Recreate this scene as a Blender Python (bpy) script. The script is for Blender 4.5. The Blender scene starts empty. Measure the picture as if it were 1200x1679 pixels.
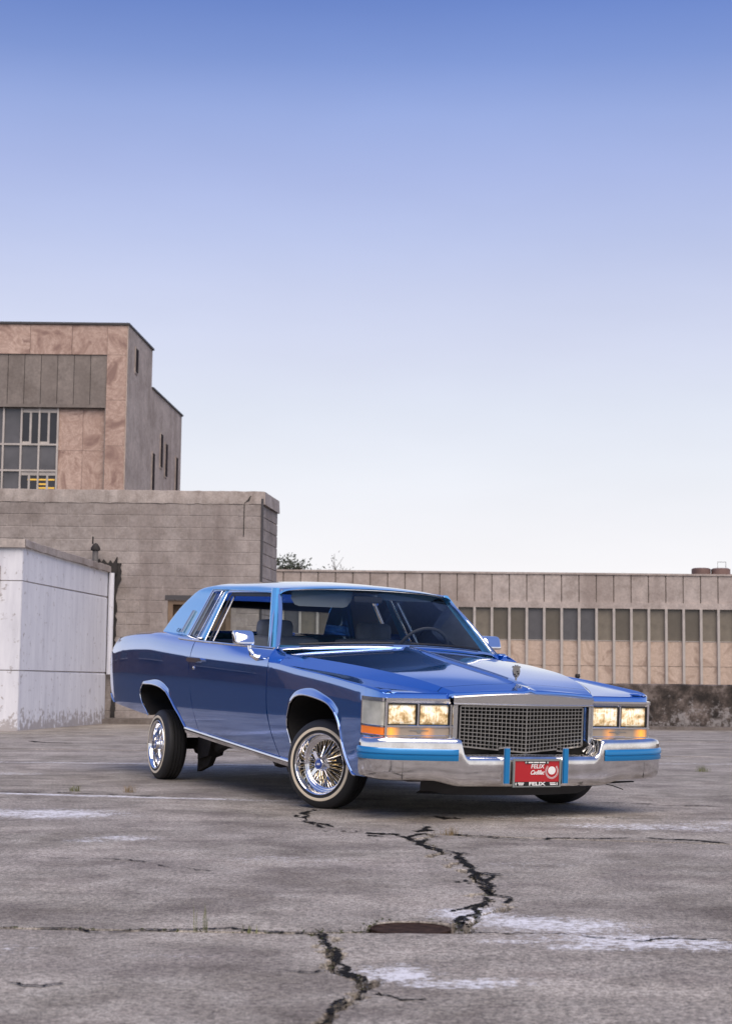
import bpy, bmesh, math, random
import numpy as np
from mathutils import Vector, Matrix

random.seed(7)
rng = np.random.default_rng(7)
SC = bpy.context.scene
COL = SC.collection
R = math.radians

# ------------------------------------------------------------------ camera
cam_data = bpy.data.cameras.new('camera')
cam = bpy.data.objects.new('camera', cam_data)
COL.objects.link(cam)
cam_data.sensor_fit = 'HORIZONTAL'
cam_data.sensor_width = 36.0
cam_data.lens = 2725.5 / 1200 * 36.0
cam_data.clip_start = 0.05
cam_data.clip_end = 3000
cam_data.dof.use_dof = True
cam_data.dof.focus_distance = 10.0
cam_data.dof.aperture_fstop = 10.0
cam.matrix_world = (Matrix.Translation((0, 0, 0.769))
                    @ Matrix.Rotation(R(90 + 5.845), 4, 'X')
                    @ Matrix.Rotation(0.0110, 4, 'Z'))
SC.camera = cam

# ------------------------------------------------------------------ sky and sun
SUN_EL, SUN_AZ = R(50), R(168)       # azimuth clockwise from +Y; behind the camera
world = bpy.data.worlds.new('World')
SC.world = world
world.use_nodes = True
wn, wl = world.node_tree.nodes, world.node_tree.links
wn.clear()
w_out = wn.new('ShaderNodeOutputWorld')
w_bg = wn.new('ShaderNodeBackground')
w_tc = wn.new('ShaderNodeTexCoord')
w_sep = wn.new('ShaderNodeSeparateXYZ')
wl.new(w_tc.outputs['Generated'], w_sep.inputs[0])
w_ramp = wn.new('ShaderNodeValToRGB')
wl.new(w_sep.outputs['Z'], w_ramp.inputs['Fac'])
cr = w_ramp.color_ramp
cr.interpolation = 'EASE'
SKY = [(0.0, (1.18, 1.12, 1.10)), (0.035, (1.02, 0.99, 1.0)), (0.069, (0.945, 0.935, 0.96)), (0.093, (0.895, 0.90, 0.944)), (0.128, (0.82, 0.85, 0.925)), (0.163, (0.745, 0.79, 0.905)),
       (0.198, (0.67, 0.715, 0.885)), (0.231, (0.59, 0.645, 0.86)), (0.264, (0.495, 0.567, 0.835)), (0.297, (0.41, 0.49, 0.80)), (0.33, (0.325, 0.42, 0.755)),
       (0.36, (0.22, 0.32, 0.67)), (0.39, (0.155, 0.25, 0.605)), (1.0, (0.155, 0.25, 0.605))]
cr.interpolation = 'LINEAR'
while len(cr.elements) < len(SKY):
    cr.elements.new(0.5)
for e, (p, c) in zip(cr.elements, SKY):
    e.position = p
    e.color = (*c, 1)
w_sky = wn.new('ShaderNodeTexSky')
w_sky.sky_type = 'NISHITA'
w_sky.sun_disc = False
w_sky.sun_elevation = SUN_EL
w_sky.sun_rotation = SUN_AZ
w_sc = wn.new('ShaderNodeVectorMath')
w_sc.operation = 'SCALE'
wl.new(w_sky.outputs[0], w_sc.inputs[0])
w_sc.inputs['Scale'].default_value = 0.1
w_mix = wn.new('ShaderNodeMix')
w_mix.data_type = 'RGBA'
w_mix.inputs['Factor'].default_value = 0.0
# faint uneven haze
w_map = wn.new('ShaderNodeMapping')
wl.new(w_tc.outputs['Generated'], w_map.inputs[0])
w_map.inputs['Scale'].default_value = (2.2, 2.2, 7.0)
w_noise = wn.new('ShaderNodeTexNoise')
wl.new(w_map.outputs[0], w_noise.inputs['Vector'])
w_noise.inputs['Scale'].default_value = 1.6
w_noise.inputs['Detail'].default_value = 5
w_mr = wn.new('ShaderNodeMapRange')
wl.new(w_noise.outputs['Fac'], w_mr.inputs['Value'])
w_mr.inputs['From Min'].default_value, w_mr.inputs['From Max'].default_value = 0.3, 0.7
w_mr.inputs['To Min'].default_value, w_mr.inputs['To Max'].default_value = 0.965, 1.035
w_mul = wn.new('ShaderNodeVectorMath')
w_mul.operation = 'SCALE'
wl.new(w_ramp.outputs[0], w_mul.inputs[0])
wl.new(w_mr.outputs[0], w_mul.inputs['Scale'])
wl.new(w_mul.outputs[0], w_mix.inputs['A'])
wl.new(w_sc.outputs[0], w_mix.inputs['B'])
wl.new(w_mix.outputs['Result'], w_bg.inputs['Color'])
w_bg.inputs['Strength'].default_value = 1.0
wl.new(w_bg.outputs[0], w_out.inputs[0])

sun_d = bpy.data.lights.new('sun', 'SUN')
sun_d.energy = 3.6
sun_d.angle = R(60)
sun_d.color = (1.0, 0.86, 0.70)
sun = bpy.data.objects.new('sun', sun_d)
COL.objects.link(sun)
sdir = Vector((math.sin(SUN_AZ) * math.cos(SUN_EL), math.cos(SUN_AZ) * math.cos(SUN_EL), math.sin(SUN_EL)))
sun.rotation_euler = sdir.to_track_quat('Z', 'Y').to_euler()
sun.location = (-8, -20, 25)

SC.render.engine = 'CYCLES'
SC.view_settings.view_transform = 'Standard'
SC.view_settings.look = 'None'
SC.view_settings.gamma = 1
SC.view_settings.exposure = 0.0
SC.cycles.max_bounces = 10
SC.cycles.transparent_max_bounces = 12
SC.cycles.use_denoising = True

# ------------------------------------------------------------------ materials
def new_mat(name):
    m = bpy.data.materials.new(name)
    m.use_nodes = True
    nt = m.node_tree
    b = nt.nodes.get('Principled BSDF')
    return m, nt, b

def pmat(name, col, rough=0.5, metal=0.0, coat=0.0, coat_rough=0.03, emit=None, estr=0.0, spec=0.5, bump=0.0, bscale=60.0,
         vary=0.0, vscale=8.0):
    m, nt, b = new_mat(name)
    b.inputs['Base Color'].default_value = (*col, 1)
    b.inputs['Roughness'].default_value = rough
    b.inputs['Metallic'].default_value = metal
    b.inputs['Coat Weight'].default_value = coat
    b.inputs['Coat Roughness'].default_value = coat_rough
    b.inputs['Specular IOR Level'].default_value = spec
    if emit:
        b.inputs['Emission Color'].default_value = (*emit, 1)
        b.inputs['Emission Strength'].default_value = estr
    if vary > 0:
        n = noise(nt, vscale, 5, 0.6)
        mix_rgb(nt, n, [(0.3, tuple(c * (1 - vary) for c in col)), (0.7, tuple(min(1, c * (1 + vary)) for c in col))], b.inputs['Base Color'])
    if bump > 0:
        n = noise(nt, bscale, 4, 0.6)
        add_bump(nt, b, n, bump, 0.002)
    return m

def coords(nt, kind='Object'):
    for n in nt.nodes:
        if n.bl_idname == 'ShaderNodeTexCoord':
            return n.outputs[kind]
    return nt.nodes.new('ShaderNodeTexCoord').outputs[kind]

def mapping(nt, scale=(1, 1, 1), loc=(0, 0, 0), rot=(0, 0, 0)):
    mp = nt.nodes.new('ShaderNodeMapping')
    nt.links.new(coords(nt), mp.inputs[0])
    mp.inputs['Scale'].default_value = scale
    mp.inputs['Location'].default_value = loc
    mp.inputs['Rotation'].default_value = rot
    return mp.outputs[0]

def noise(nt, scale, detail=4, rough=0.55, vec=None, dist=0.0):
    n = nt.nodes.new('ShaderNodeTexNoise')
    n.inputs['Scale'].default_value = scale
    n.inputs['Detail'].default_value = detail
    n.inputs['Roughness'].default_value = rough
    n.inputs['Distortion'].default_value = dist
    nt.links.new(vec if vec is not None else coords(nt), n.inputs['Vector'])
    return n.outputs['Fac']

def ramp(nt, fac, stops, interp='LINEAR'):
    r = nt.nodes.new('ShaderNodeValToRGB')
    r.color_ramp.interpolation = interp
    while len(r.color_ramp.elements) < len(stops):
        r.color_ramp.elements.new(0.5)
    for e, (p, c) in zip(r.color_ramp.elements, stops):
        e.position = p
        e.color = (*c, 1) if len(c) == 3 else c
    nt.links.new(fac, r.inputs[0])
    return r.outputs[0]

def mix_rgb(nt, fac, stops, dest):
    o = ramp(nt, fac, stops)
    nt.links.new(o, dest)
    return o

def mixc(nt, fac, a, b, mode='MIX'):
    m = nt.nodes.new('ShaderNodeMix')
    m.data_type = 'RGBA'
    m.blend_type = mode
    m.clamp_factor = True
    for s, v in (('Factor', fac), ('A', a), ('B', b)):
        if isinstance(v, (int, float)):
            m.inputs[s].default_value = v
        elif isinstance(v, tuple):
            m.inputs[s].default_value = (*v, 1)
        else:
            nt.links.new(v, m.inputs[s])
    return m.outputs['Result']

def math_n(nt, op, a, b=None, c=None, clamp=False):
    m = nt.nodes.new('ShaderNodeMath')
    m.operation = op
    m.use_clamp = clamp
    for i, v in enumerate((a, b, c)):
        if v is None:
            continue
        if isinstance(v, (int, float)):
            m.inputs[i].default_value = v
        else:
            nt.links.new(v, m.inputs[i])
    return m.outputs[0]

def add_bump(nt, b, h, strength=0.4, dist=0.005):
    bp = nt.nodes.new('ShaderNodeBump')
    bp.inputs['Strength'].default_value = strength
    bp.inputs['Distance'].default_value = dist
    nt.links.new(h, bp.inputs['Height'])
    nt.links.new(bp.outputs[0], b.inputs['Normal'])

M = {}

def car_paint(name, col):
    m, nt, b = new_mat(name)
    b.inputs['Base Color'].default_value = (*col, 1)
    b.inputs['Metallic'].default_value = 0.82
    b.inputs['Roughness'].default_value = 0.08
    b.inputs['Coat Weight'].default_value = 1.0
    b.inputs['Coat Roughness'].default_value = 0.02
    b.inputs['Coat IOR'].default_value = 2.25
    # orange peel and slightly wavy panels
    w1 = noise(nt, 2.2, 2, 0.4)
    bp = nt.nodes.new('ShaderNodeBump')
    bp.inputs['Strength'].default_value = 0.15
    bp.inputs['Distance'].default_value = 0.006
    nt.links.new(w1, bp.inputs['Height'])
    nt.links.new(bp.outputs[0], b.inputs['Coat Normal'])
    return m

M['paint'] = car_paint('royal_blue_paint', (0.0, 0.165, 0.62))
M['roof_paint'] = car_paint('sky_bright_azure_paint', (0.14, 0.52, 0.86))  # lighter roof blue, with reflected sky brightness put into the colour
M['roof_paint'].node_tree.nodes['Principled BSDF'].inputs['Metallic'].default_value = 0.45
M['strip'] = pmat('turquoise_rub_strip', (0.006, 0.20, 0.48), 0.35, 0.3, coat=0.5)
M['chrome'] = pmat('chrome', (0.86, 0.86, 0.88), 0.06, 1.0)
M['bump_chrome'] = None
M['grey_trim'] = pmat('silver_trim', (0.60, 0.59, 0.58), 0.26, 0.95)
M['grille'] = pmat('grille_silver', (0.36, 0.35, 0.33), 0.32, 0.85)
M['black'] = pmat('underbody_black', (0.010, 0.009, 0.009), 0.8)
M['under'] = pmat('grimy_underbody', (0.02, 0.015, 0.012), 0.85, vary=0.6, vscale=18, bump=0.6, bscale=40)
M['rubber'] = pmat('tyre_rubber', (0.018, 0.018, 0.019), 0.62, bump=0.15, bscale=200)
M['gasket'] = pmat('black_gasket', (0.012, 0.012, 0.012), 0.5)
M['white_band'] = pmat('cream_whitewall', (0.72, 0.62, 0.46), 0.55)
M['gold'] = pmat('gold_spokes', (0.84, 0.70, 0.44), 0.2, 1.0)
M['cap_blue'] = pmat('cap_blue', (0.01, 0.05, 0.30), 0.3, coat=1)
M['interior'] = pmat('interior_blue', (0.17, 0.19, 0.225), 0.75, vary=0.25, vscale=6)
M['interior_dk'] = pmat('interior_dark', (0.03, 0.034, 0.045), 0.7)
M['headliner'] = pmat('headliner', (0.42, 0.44, 0.46), 0.9)
M['visor'] = pmat('visor_grey', (0.30, 0.33, 0.35), 0.85)
M['dash'] = pmat('dash_blue', (0.05, 0.20, 0.42), 0.35)
M['valance'] = pmat('valance_plastic', (0.022, 0.021, 0.023), 0.55, vary=0.3, vscale=10)
M['amber'] = pmat('amber_lens', (0.75, 0.16, 0.01), 0.2, coat=1, emit=(1.0, 0.25, 0.02), estr=0.25)
M['red_lens'] = pmat('red_lens', (0.35, 0.01, 0.01), 0.15, coat=1)
M['plate_red'] = pmat('plate_red', (0.42, 0.008, 0.014), 0.4, coat=0.4)
M['plate_white'] = pmat('plate_white', (0.8, 0.8, 0.78), 0.5)
M['plate_black'] = pmat('plate_black', (0.01, 0.01, 0.01), 0.4)
M['plate_grey'] = pmat('plate_grey', (0.35, 0.38, 0.36), 0.3, 0.7)

def mk_bumper():
    m, nt, b = new_mat('bumper_chrome')
    b.inputs['Metallic'].default_value = 1
    n = noise(nt, 7, 5, 0.65)
    mix_rgb(nt, n, [(0.35, (0.62, 0.60, 0.59)), (0.6, (0.78, 0.77, 0.77))], b.inputs['Base Color'])
    n2 = noise(nt, 16, 4, 0.6, mapping(nt, (1, 1, 3)))
    nt.links.new(math_n(nt, 'MULTIPLY_ADD', n2, 0.16, 0.02), b.inputs['Roughness'])
    add_bump(nt, b, noise(nt, 5, 2, 0.4), 0.08, 0.01)
    return m
M['bump_chrome'] = mk_bumper()

def glass(name, tint, refl=1.5):
    m = bpy.data.materials.new(name)
    m.use_nodes = True
    nt = m.node_tree
    nt.nodes.clear()
    o = nt.nodes.new('ShaderNodeOutputMaterial')
    mx = nt.nodes.new('ShaderNodeMixShader')
    t = nt.nodes.new('ShaderNodeBsdfTransparent')
    t.inputs[0].default_value = (*tint, 1)
    g = nt.nodes.new('ShaderNodeBsdfGlossy')
    g.inputs['Roughness'].default_value = 0.01
    fr = nt.nodes.new('ShaderNodeFresnel')
    fr.inputs['IOR'].default_value = refl
    nt.links.new(fr.outputs[0], mx.inputs[0])
    nt.links.new(t.outputs[0], mx.inputs[1])
    nt.links.new(g.outputs[0], mx.inputs[2])
    nt.links.new(mx.outputs[0], o.inputs[0])
    return m
M['windshield'] = glass('tinted_windshield', (0.88, 0.91, 0.91), 1.27)
M['side_glass'] = glass('side_glass', (0.72, 0.78, 0.78), 1.4)
M['lens_clear'] = glass('clear_lens', (0.9, 0.9, 0.86), 1.5)

def mk_headlamp():
    m, nt, b = new_mat('lit_headlamp')
    n = noise(nt, 20, 4, 0.62, mapping(nt, (1, 1, 1.3)), .5)
    n2 = noise(nt, 110, 2, 0.5, mapping(nt, (1, 1, .12)))
    f = math_n(nt, 'ADD', math_n(nt, 'MULTIPLY', n, .72), math_n(nt, 'MULTIPLY', n2, .28))
    c = ramp(nt, f, [(0.36, (0.36, 0.24, 0.10)), (0.45, (0.70, 0.50, 0.25)), (0.51, (0.92, 0.76, 0.48)), (0.58, (1, .94, 0.78)), (.66, (.90, .85, .80))])
    nt.links.new(c, b.inputs['Base Color'])
    nt.links.new(c, b.inputs['Emission Color'])
    b.inputs['Emission Strength'].default_value = 0.24
    b.inputs['Roughness'].default_value = 0.12
    b.inputs['Coat Weight'].default_value = 1
    b.inputs['Base Color'].default_value = (0.5, 0.45, 0.35, 1)
    add_bump(nt, b, f, 0.6, 0.004)
    return m
M['headlamp'] = mk_headlamp()

def mk_cornerlens():
    m, nt, b = new_mat('corner_lamp_lens')
    n = noise(nt, 14, 3, 0.5)
    mix_rgb(nt, n, [(0.3, (0.36, 0.36, 0.31)), (0.7, (0.60, 0.60, 0.53))], b.inputs['Base Color'])
    b.inputs['Roughness'].default_value = 0.25
    b.inputs['Coat Weight'].default_value = 1
    w = nt.nodes.new('ShaderNodeTexWave')
    w.inputs['Scale'].default_value = 45
    nt.links.new(mapping(nt), w.inputs['Vector'])
    add_bump(nt, b, w.outputs['Fac'], 0.3, 0.003)
    return m
M['corner_lens'] = mk_cornerlens()

def mk_turn():
    m, nt, b = new_mat('turn_signal_lens')
    # amber bulbs glow behind a clear lens at two spots of each lamp
    c = coords(nt)
    sp = nt.nodes.new('ShaderNodeSeparateXYZ')
    nt.links.new(c, sp.inputs[0])
    ay = math_n(nt, 'ABSOLUTE', sp.outputs['Y'])
    d1 = math_n(nt, 'ABSOLUTE', math_n(nt, 'SUBTRACT', ay, 0.835))
    d2 = math_n(nt, 'ABSOLUTE', math_n(nt, 'SUBTRACT', ay, 0.605))
    g1 = math_n(nt, 'SUBTRACT', 1.0, math_n(nt, 'DIVIDE', d1, 0.06), clamp=True)
    g2 = math_n(nt, 'MULTIPLY', math_n(nt, 'SUBTRACT', 1.0, math_n(nt, 'DIVIDE', d2, 0.05), clamp=True), 0.5)
    g = math_n(nt, 'MAXIMUM', g1, g2)
    nt.links.new(mixc(nt, g, (0.30, 0.25, 0.20), (0.9, 0.32, 0.04)), b.inputs['Base Color'])
    b.inputs['Emission Color'].default_value = (1.0, 0.42, 0.06, 1)
    nt.links.new(math_n(nt, 'MULTIPLY', math_n(nt, 'POWER', g, 1.5), 0.8), b.inputs['Emission Strength'])
    b.inputs['Roughness'].default_value = 0.25
    b.inputs['Coat Weight'].default_value = 0.8
    return m
M['turn'] = mk_turn()

# ------------------------------------------------------------------ mesh helpers
class MB:
    def __init__(self):
        self.v = []
        self.f = []
    def add(self, vs, fs):
        o = len(self.v)
        self.v += [tuple(map(float, p)) for p in vs]
        self.f += [tuple(i + o for i in q) for q in fs]
        return self
    def grid(self, P, close_i=False, close_j=False, skip=None):
        n, m = len(P), len(P[0])
        vs = [p for row in P for p in row]
        fs = []
        for i in range(n if close_i else n - 1):
            for j in range(m if close_j else m - 1):
                if skip and skip(i, j):
                    continue
                a, b = i * m + j, ((i + 1) % n) * m + j
                c, d = ((i + 1) % n) * m + (j + 1) % m, i * m + (j + 1) % m
                fs.append((a, b, c, d))
        return self.add(vs, fs)
    def box(self, lo, hi):
        x0, y0, z0 = lo
        x1, y1, z1 = hi
        return self.hexa([(x0, y0, z0), (x1, y0, z0), (x1, y1, z0), (x0, y1, z0), (x0, y0, z1), (x1, y0, z1), (x1, y1, z1), (x0, y1, z1)])
    def hexa(self, p):
        return self.add(p, [(0, 3, 2, 1), (4, 5, 6, 7), (0, 1, 5, 4), (1, 2, 6, 5), (2, 3, 7, 6), (3, 0, 4, 7)])
    def tube(self, path, r, n=8, caps=True, up=(0, 0, 1), ry=None):
        path = [Vector(p) for p in path]
        rs = r if isinstance(r, (list, tuple)) else [r] * len(path)
        rows = []
        for i, p in enumerate(path):
            t = (path[min(i + 1, len(path) - 1)] - path[max(i - 1, 0)]).normalized()
            u = Vector(up)
            if abs(t.dot(u)) > 0.95:
                u = Vector((1, 0, 0)) if abs(t.x) < 0.9 else Vector((0, 1, 0))
            a = t.cross(u).normalized()
            b = a.cross(t).normalized()
            k = (ry if ry else 1.0)
            rows.append([p + a * math.cos(2 * math.pi * j / n) * rs[i] * k + b * math.sin(2 * math.pi * j / n) * rs[i] for j in range(n)])
        self.grid(rows, close_j=True)
        if caps:
            o = len(self.v) - len(path) * n
            self.f.append(tuple(o + j for j in range(n))[::-1])
            self.f.append(tuple(o + (len(path) - 1) * n + j for j in range(n)))
        return self
    def strip(self, path, hw, th, nrm):
        """flat bright-metal strip: in-plane half width hw, thickness th along nrm"""
        path = [Vector(p) for p in path]
        n = Vector(nrm).normalized()
        rows = []
        for i, p in enumerate(path):
            t = (path[min(i + 1, len(path) - 1)] - path[max(i - 1, 0)]).normalized()
            w = t.cross(n).normalized() * hw
            rows.append([p - w, p - w * .8 + n * th, p + w * .8 + n * th, p + w])
        return self.grid(rows)
    def revolve(self, prof, n=48, M4=None):
        """prof: (radius, axial); axis = local Y"""
        rows = []
        for k in range(n):
            a = 2 * math.pi * k / n
            rows.append([Vector((r * math.cos(a), y, r * math.sin(a))) for r, y in prof])
        if M4 is not None:
            rows = [[M4 @ p for p in row] for row in rows]
        return self.grid(rows, close_i=True)
    def prism(self, poly, lo, hi, axis='z'):
        """polygon (a,b) extruded along axis between lo and hi"""
        n = len(poly)
        def P(a, b, h):
            return {'z': (a, b, h), 'y': (a, h, b), 'x': (h, a, b)}[axis]
        vs = [P(a, b, lo) for a, b in poly] + [P(a, b, hi) for a, b in poly]
        fs = [tuple(range(n))[::-1], tuple(range(n, 2 * n))] + [(i, (i + 1) % n, n + (i + 1) % n, n + i) for i in range(n)]
        return self.add(vs, fs)
    def xf(self, fn):
        self.v = [tuple(fn(p)) for p in self.v]
        return self
    def mesh(self, name, mat, angle=35):
        me = bpy.data.meshes.new(name)
        me.from_pydata(self.v, [], self.f)
        bm = bmesh.new()
        bm.from_mesh(me)
        bmesh.ops.recalc_face_normals(bm, faces=bm.faces)
        bm.to_mesh(me)
        bm.free()
        for m in (mat if isinstance(mat, (list, tuple)) else [mat]):
            me.materials.append(m)
        if angle:
            me.polygons.foreach_set('use_smooth', [True] * len(me.polygons))
            me.set_sharp_from_angle(angle=R(angle))
        me.update()
        return me
    def build(self, name, mat, parent=None, angle=35):
        o = bpy.data.objects.new(name, self.mesh(name, mat, angle))
        COL.objects.link(o)
        if parent is not None:
            o.parent = parent
        return o

def link_mesh(name, me, parent=None, loc=(0, 0, 0), rot=(0, 0, 0), scale=(1, 1, 1)):
    o = bpy.data.objects.new(name, me)
    COL.objects.link(o)
    o.parent = parent
    o.location = loc
    o.rotation_euler = rot
    o.scale = scale
    return o

def empty(name, loc=(0, 0, 0), rz=0.0):
    o = bpy.data.objects.new(name, None)
    COL.objects.link(o)
    o.location = loc
    o.rotation_euler = (0, 0, rz)
    o.empty_display_size = 0.2
    return o

def tag(o, label=None, cat=None, group=None, kind=None):
    if label: o['label'] = label
    if cat: o['category'] = cat
    if group: o['group'] = group
    if kind: o['kind'] = kind
    return o

def pchip(pts):
    pts = sorted(pts)
    x = np.array([p[0] for p in pts], float)
    y = np.array([p[1] for p in pts], float)
    h = np.diff(x)
    d = np.diff(y) / h
    m = np.zeros(len(x))
    m[0], m[-1] = d[0], d[-1]
    for i in range(1, len(x) - 1):
        if d[i - 1] * d[i] > 0:
            w1, w2 = 2 * h[i] + h[i - 1], h[i] + 2 * h[i - 1]
            m[i] = (w1 + w2) / (w1 / d[i - 1] + w2 / d[i])
    def f(q):
        q = min(max(q, x[0]), x[-1])
        i = min(int(np.searchsorted(x, q, 'right')) - 1, len(x) - 2)
        t = (q - x[i]) / h[i]
        return float((1 + 2 * t) * (1 - t) ** 2 * y[i] + t * (1 - t) ** 2 * h[i] * m[i] + t * t * (3 - 2 * t) * y[i + 1] + t * t * (t - 1) * h[i] * m[i + 1])
    return f

def resample(pts, n, smooth=True):
    """n points evenly spaced along a (Catmull-Rom smoothed) polyline"""
    P = [np.array(p, float) for p in pts]
    if smooth and len(P) > 2:
        Q = []
        E_ = [2 * P[0] - P[1]] + P + [2 * P[-1] - P[-2]]
        for i in range(1, len(E_) - 2):
            p0, p1, p2, p3 = E_[i - 1:i + 3]
            for t in np.linspace(0, 1, 12, endpoint=False):
                Q.append(0.5 * ((2 * p1) + (-p0 + p2) * t + (2 * p0 - 5 * p1 + 4 * p2 - p3) * t * t + (-p0 + 3 * p1 - 3 * p2 + p3) * t ** 3))
        Q.append(P[-1])
        P = Q
    s = np.concatenate([[0], np.cumsum([np.linalg.norm(P[i + 1] - P[i]) for i in range(len(P) - 1)])])
    out = []
    A = np.array(P)
    for t in np.linspace(0, s[-1], n):
        out.append(np.array([np.interp(t, s, A[:, k]) for k in range(A.shape[1])]))
    return out

def sstep(a, b, x):
    t = min(max((x - a) / (b - a), 0), 1)
    return t * t * (3 - 2 * t)

def text_mesh(name, txt, size, mat, parent, mtx, shear=0.0, extrude=0.0006, bold=0.0, sx=1.0):
    cu = bpy.data.curves.new(name, 'FONT')
    cu.body = txt
    cu.size = size
    cu.shear = shear
    cu.extrude = extrude
    cu.offset = bold
    cu.align_x = 'CENTER'
    cu.align_y = 'CENTER'
    cu.resolution_u = 3
    t = bpy.data.objects.new('tmp_text', cu)
    COL.objects.link(t)
    dg = bpy.context.evaluated_depsgraph_get()
    me = bpy.data.meshes.new_from_object(t.evaluated_get(dg))
    bpy.data.objects.remove(t)
    me.name = name
    me.transform(mtx @ Matrix.Diagonal((sx, 1, 1, 1)))
    me.materials.clear()
    me.materials.append(mat)
    o = bpy.data.objects.new(name, me)
    COL.objects.link(o)
    o.parent = parent
    return o

# ================================================================== SETTING MATERIALS
def mk_concrete_ground():
    m, nt, b = new_mat('worn_concrete')
    big = noise(nt, .55, 5, .6)
    mid = noise(nt, 4.5, 7, .70)
    strk = noise(nt, 1.6, 7, .68, mapping(nt, (1, 1.25, 1), rot=(0, 0, .4)))
    fine = noise(nt, 48, 5, .72)
    grit = noise(nt, 150, 3, .7)
    c = ramp(nt, mid, [(.30, (.150, .130, .106)), (.52, (.270, .245, .208)), (.72, (.350, .324, .284))])
    c = mixc(nt, math_n(nt, 'MULTIPLY', ramp(nt, big, [(.38, (0, 0, 0)), (.62, (1, 1, 1))]), .5), c, (.34, .305, .275))
    c = mixc(nt, math_n(nt, 'MULTIPLY', ramp(nt, strk, [(.50, (0, 0, 0)), (.64, (1, 1, 1))]), .55), c, (.135, .112, .098))
    md2 = noise(nt, 1.3, 7, .7)
    c = mixc(nt, .55, c, ramp(nt, md2, [(.36, (.22, .20, .17)), (.5, (.48, .48, .47)), (.62, (.70, .69, .68))]), 'OVERLAY')
    # exposed aggregate and dark pits
    c = mixc(nt, .5, c, ramp(nt, fine, [(.40, (.10, .09, .08)), (.48, (.47, .47, .46)), (.58, (.82, .81, .80))]), 'OVERLAY')
    c = mixc(nt, .60, c, ramp(nt, grit, [(.38, (.10, .10, .10)), (.48, (.48, .48, .48)), (.60, (.86, .86, .86))]), 'OVERLAY')
    # white lime bloom and paint remains: (x, y, rx, ry, rotation, strength)
    pats = [(.36, 5.66, .13, .16, 0, 1.0), (.60, 5.45, .28, .17, -.35, 1.0), (.86, 5.10, .30, .14, -.25, 1.0), (.70, 4.98, .18, .07, 0, .8), (.46, 5.08, .16, .05, 0, .55),
            (.10, 4.48, .10, .14, 0, 1.05), (.24, 4.36, .18, .07, .1, .9), (.38, 4.43, .12, .04, 0, .5), (.02, 4.52, .08, .10, 0, .6),
            (-1.80, 9.62, .42, .34, 0, 1.0), (-2.2, 9.7, .3, .3, 0, .7), (-1.15, 8.20, .16, .14, 0, .75), (-1.32, 8.05, .12, .08, 0, .7),
            (-1.75, 11.12, 1.3, .10, -.22, .95), (-2.6, 15.45, 2.4, .12, 0, .7), (-3.4, 13.6, .8, .22, 0, .8),
            (1.55, 9.15, .50, .22, -.1, .75), (1.05, 9.75, .5, .2, 0, .6), (2.3, 9.4, .6, .25, 0, .6), (3.0, 16.6, 1.2, .2, 0, .5), (-1.05, 4.85, .12, .12, 0, .45), (-.55, 4.75, .14, .04, 0, .4), (.7, 7.2, .2, .16, 0, .35), (-.3, 7.3, .3, .2, 0, .35)]
    tot = None
    sp = nt.nodes.new('ShaderNodeSeparateXYZ')
    nt.links.new(coords(nt), sp.inputs[0])
    for x, y, rx, ry, ro, st in pats:
        mp = nt.nodes.new('ShaderNodeMapping')
        mp.vector_type = 'TEXTURE'
        nt.links.new(coords(nt), mp.inputs[0])
        mp.inputs['Location'].default_value = (x, y, 0)
        mp.inputs['Rotation'].default_value = (0, 0, ro)
        mp.inputs['Scale'].default_value = (rx, ry, 1000)
        ln = nt.nodes.new('ShaderNodeVectorMath')
        ln.operation = 'LENGTH'
        nt.links.new(mp.outputs[0], ln.inputs[0])
        v = math_n(nt, 'MULTIPLY', math_n(nt, 'SUBTRACT', 1.55, ln.outputs['Value'], clamp=True), st)
        tot = v if tot is None else math_n(nt, 'MAXIMUM', tot, v)
    pn = noise(nt, 42, 9, .85, mapping(nt, (.7, 1.0, 1)))
    pb = noise(nt, 7, 5, .7)
    hi = math_n(nt, 'ADD', math_n(nt, 'MULTIPLY', pn, 2.4), math_n(nt, 'MULTIPLY', pb, .6))
    th_ = math_n(nt, 'SUBTRACT', 1.77, math_n(nt, 'MULTIPLY', tot, .38))
    msk = math_n(nt, 'MULTIPLY', math_n(nt, 'SUBTRACT', hi, th_), 9.0, clamp=True)
    msk = math_n(nt, 'MULTIPLY', msk, math_n(nt, 'MULTIPLY', tot, 4.0, clamp=True))
    c = mixc(nt, math_n(nt, 'MULTIPLY', msk, .9), c, (.74, .74, .76))
    nt.links.new(c, b.inputs['Base Color'])
    b.inputs['Roughness'].default_value = .82
    b.inputs['Specular IOR Level'].default_value = .35
    h = math_n(nt, 'ADD', math_n(nt, 'MULTIPLY', fine, 1.0), math_n(nt, 'MULTIPLY', grit, .55))
    h = math_n(nt, 'ADD', h, math_n(nt, 'MULTIPLY', mid, 1.5))
    add_bump(nt, b, h, .55, .007)
    return m
M['slab'] = mk_concrete_ground()
M['dirt'] = pmat('joint_dirt', (.05, .042, .035), .95, vary=.5, vscale=30, bump=.5, bscale=80)
M['tar'] = pmat('crack_tar', (.013, .012, .011), .95, spec=.08, vary=.5, vscale=40, bump=.6, bscale=120)

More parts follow.
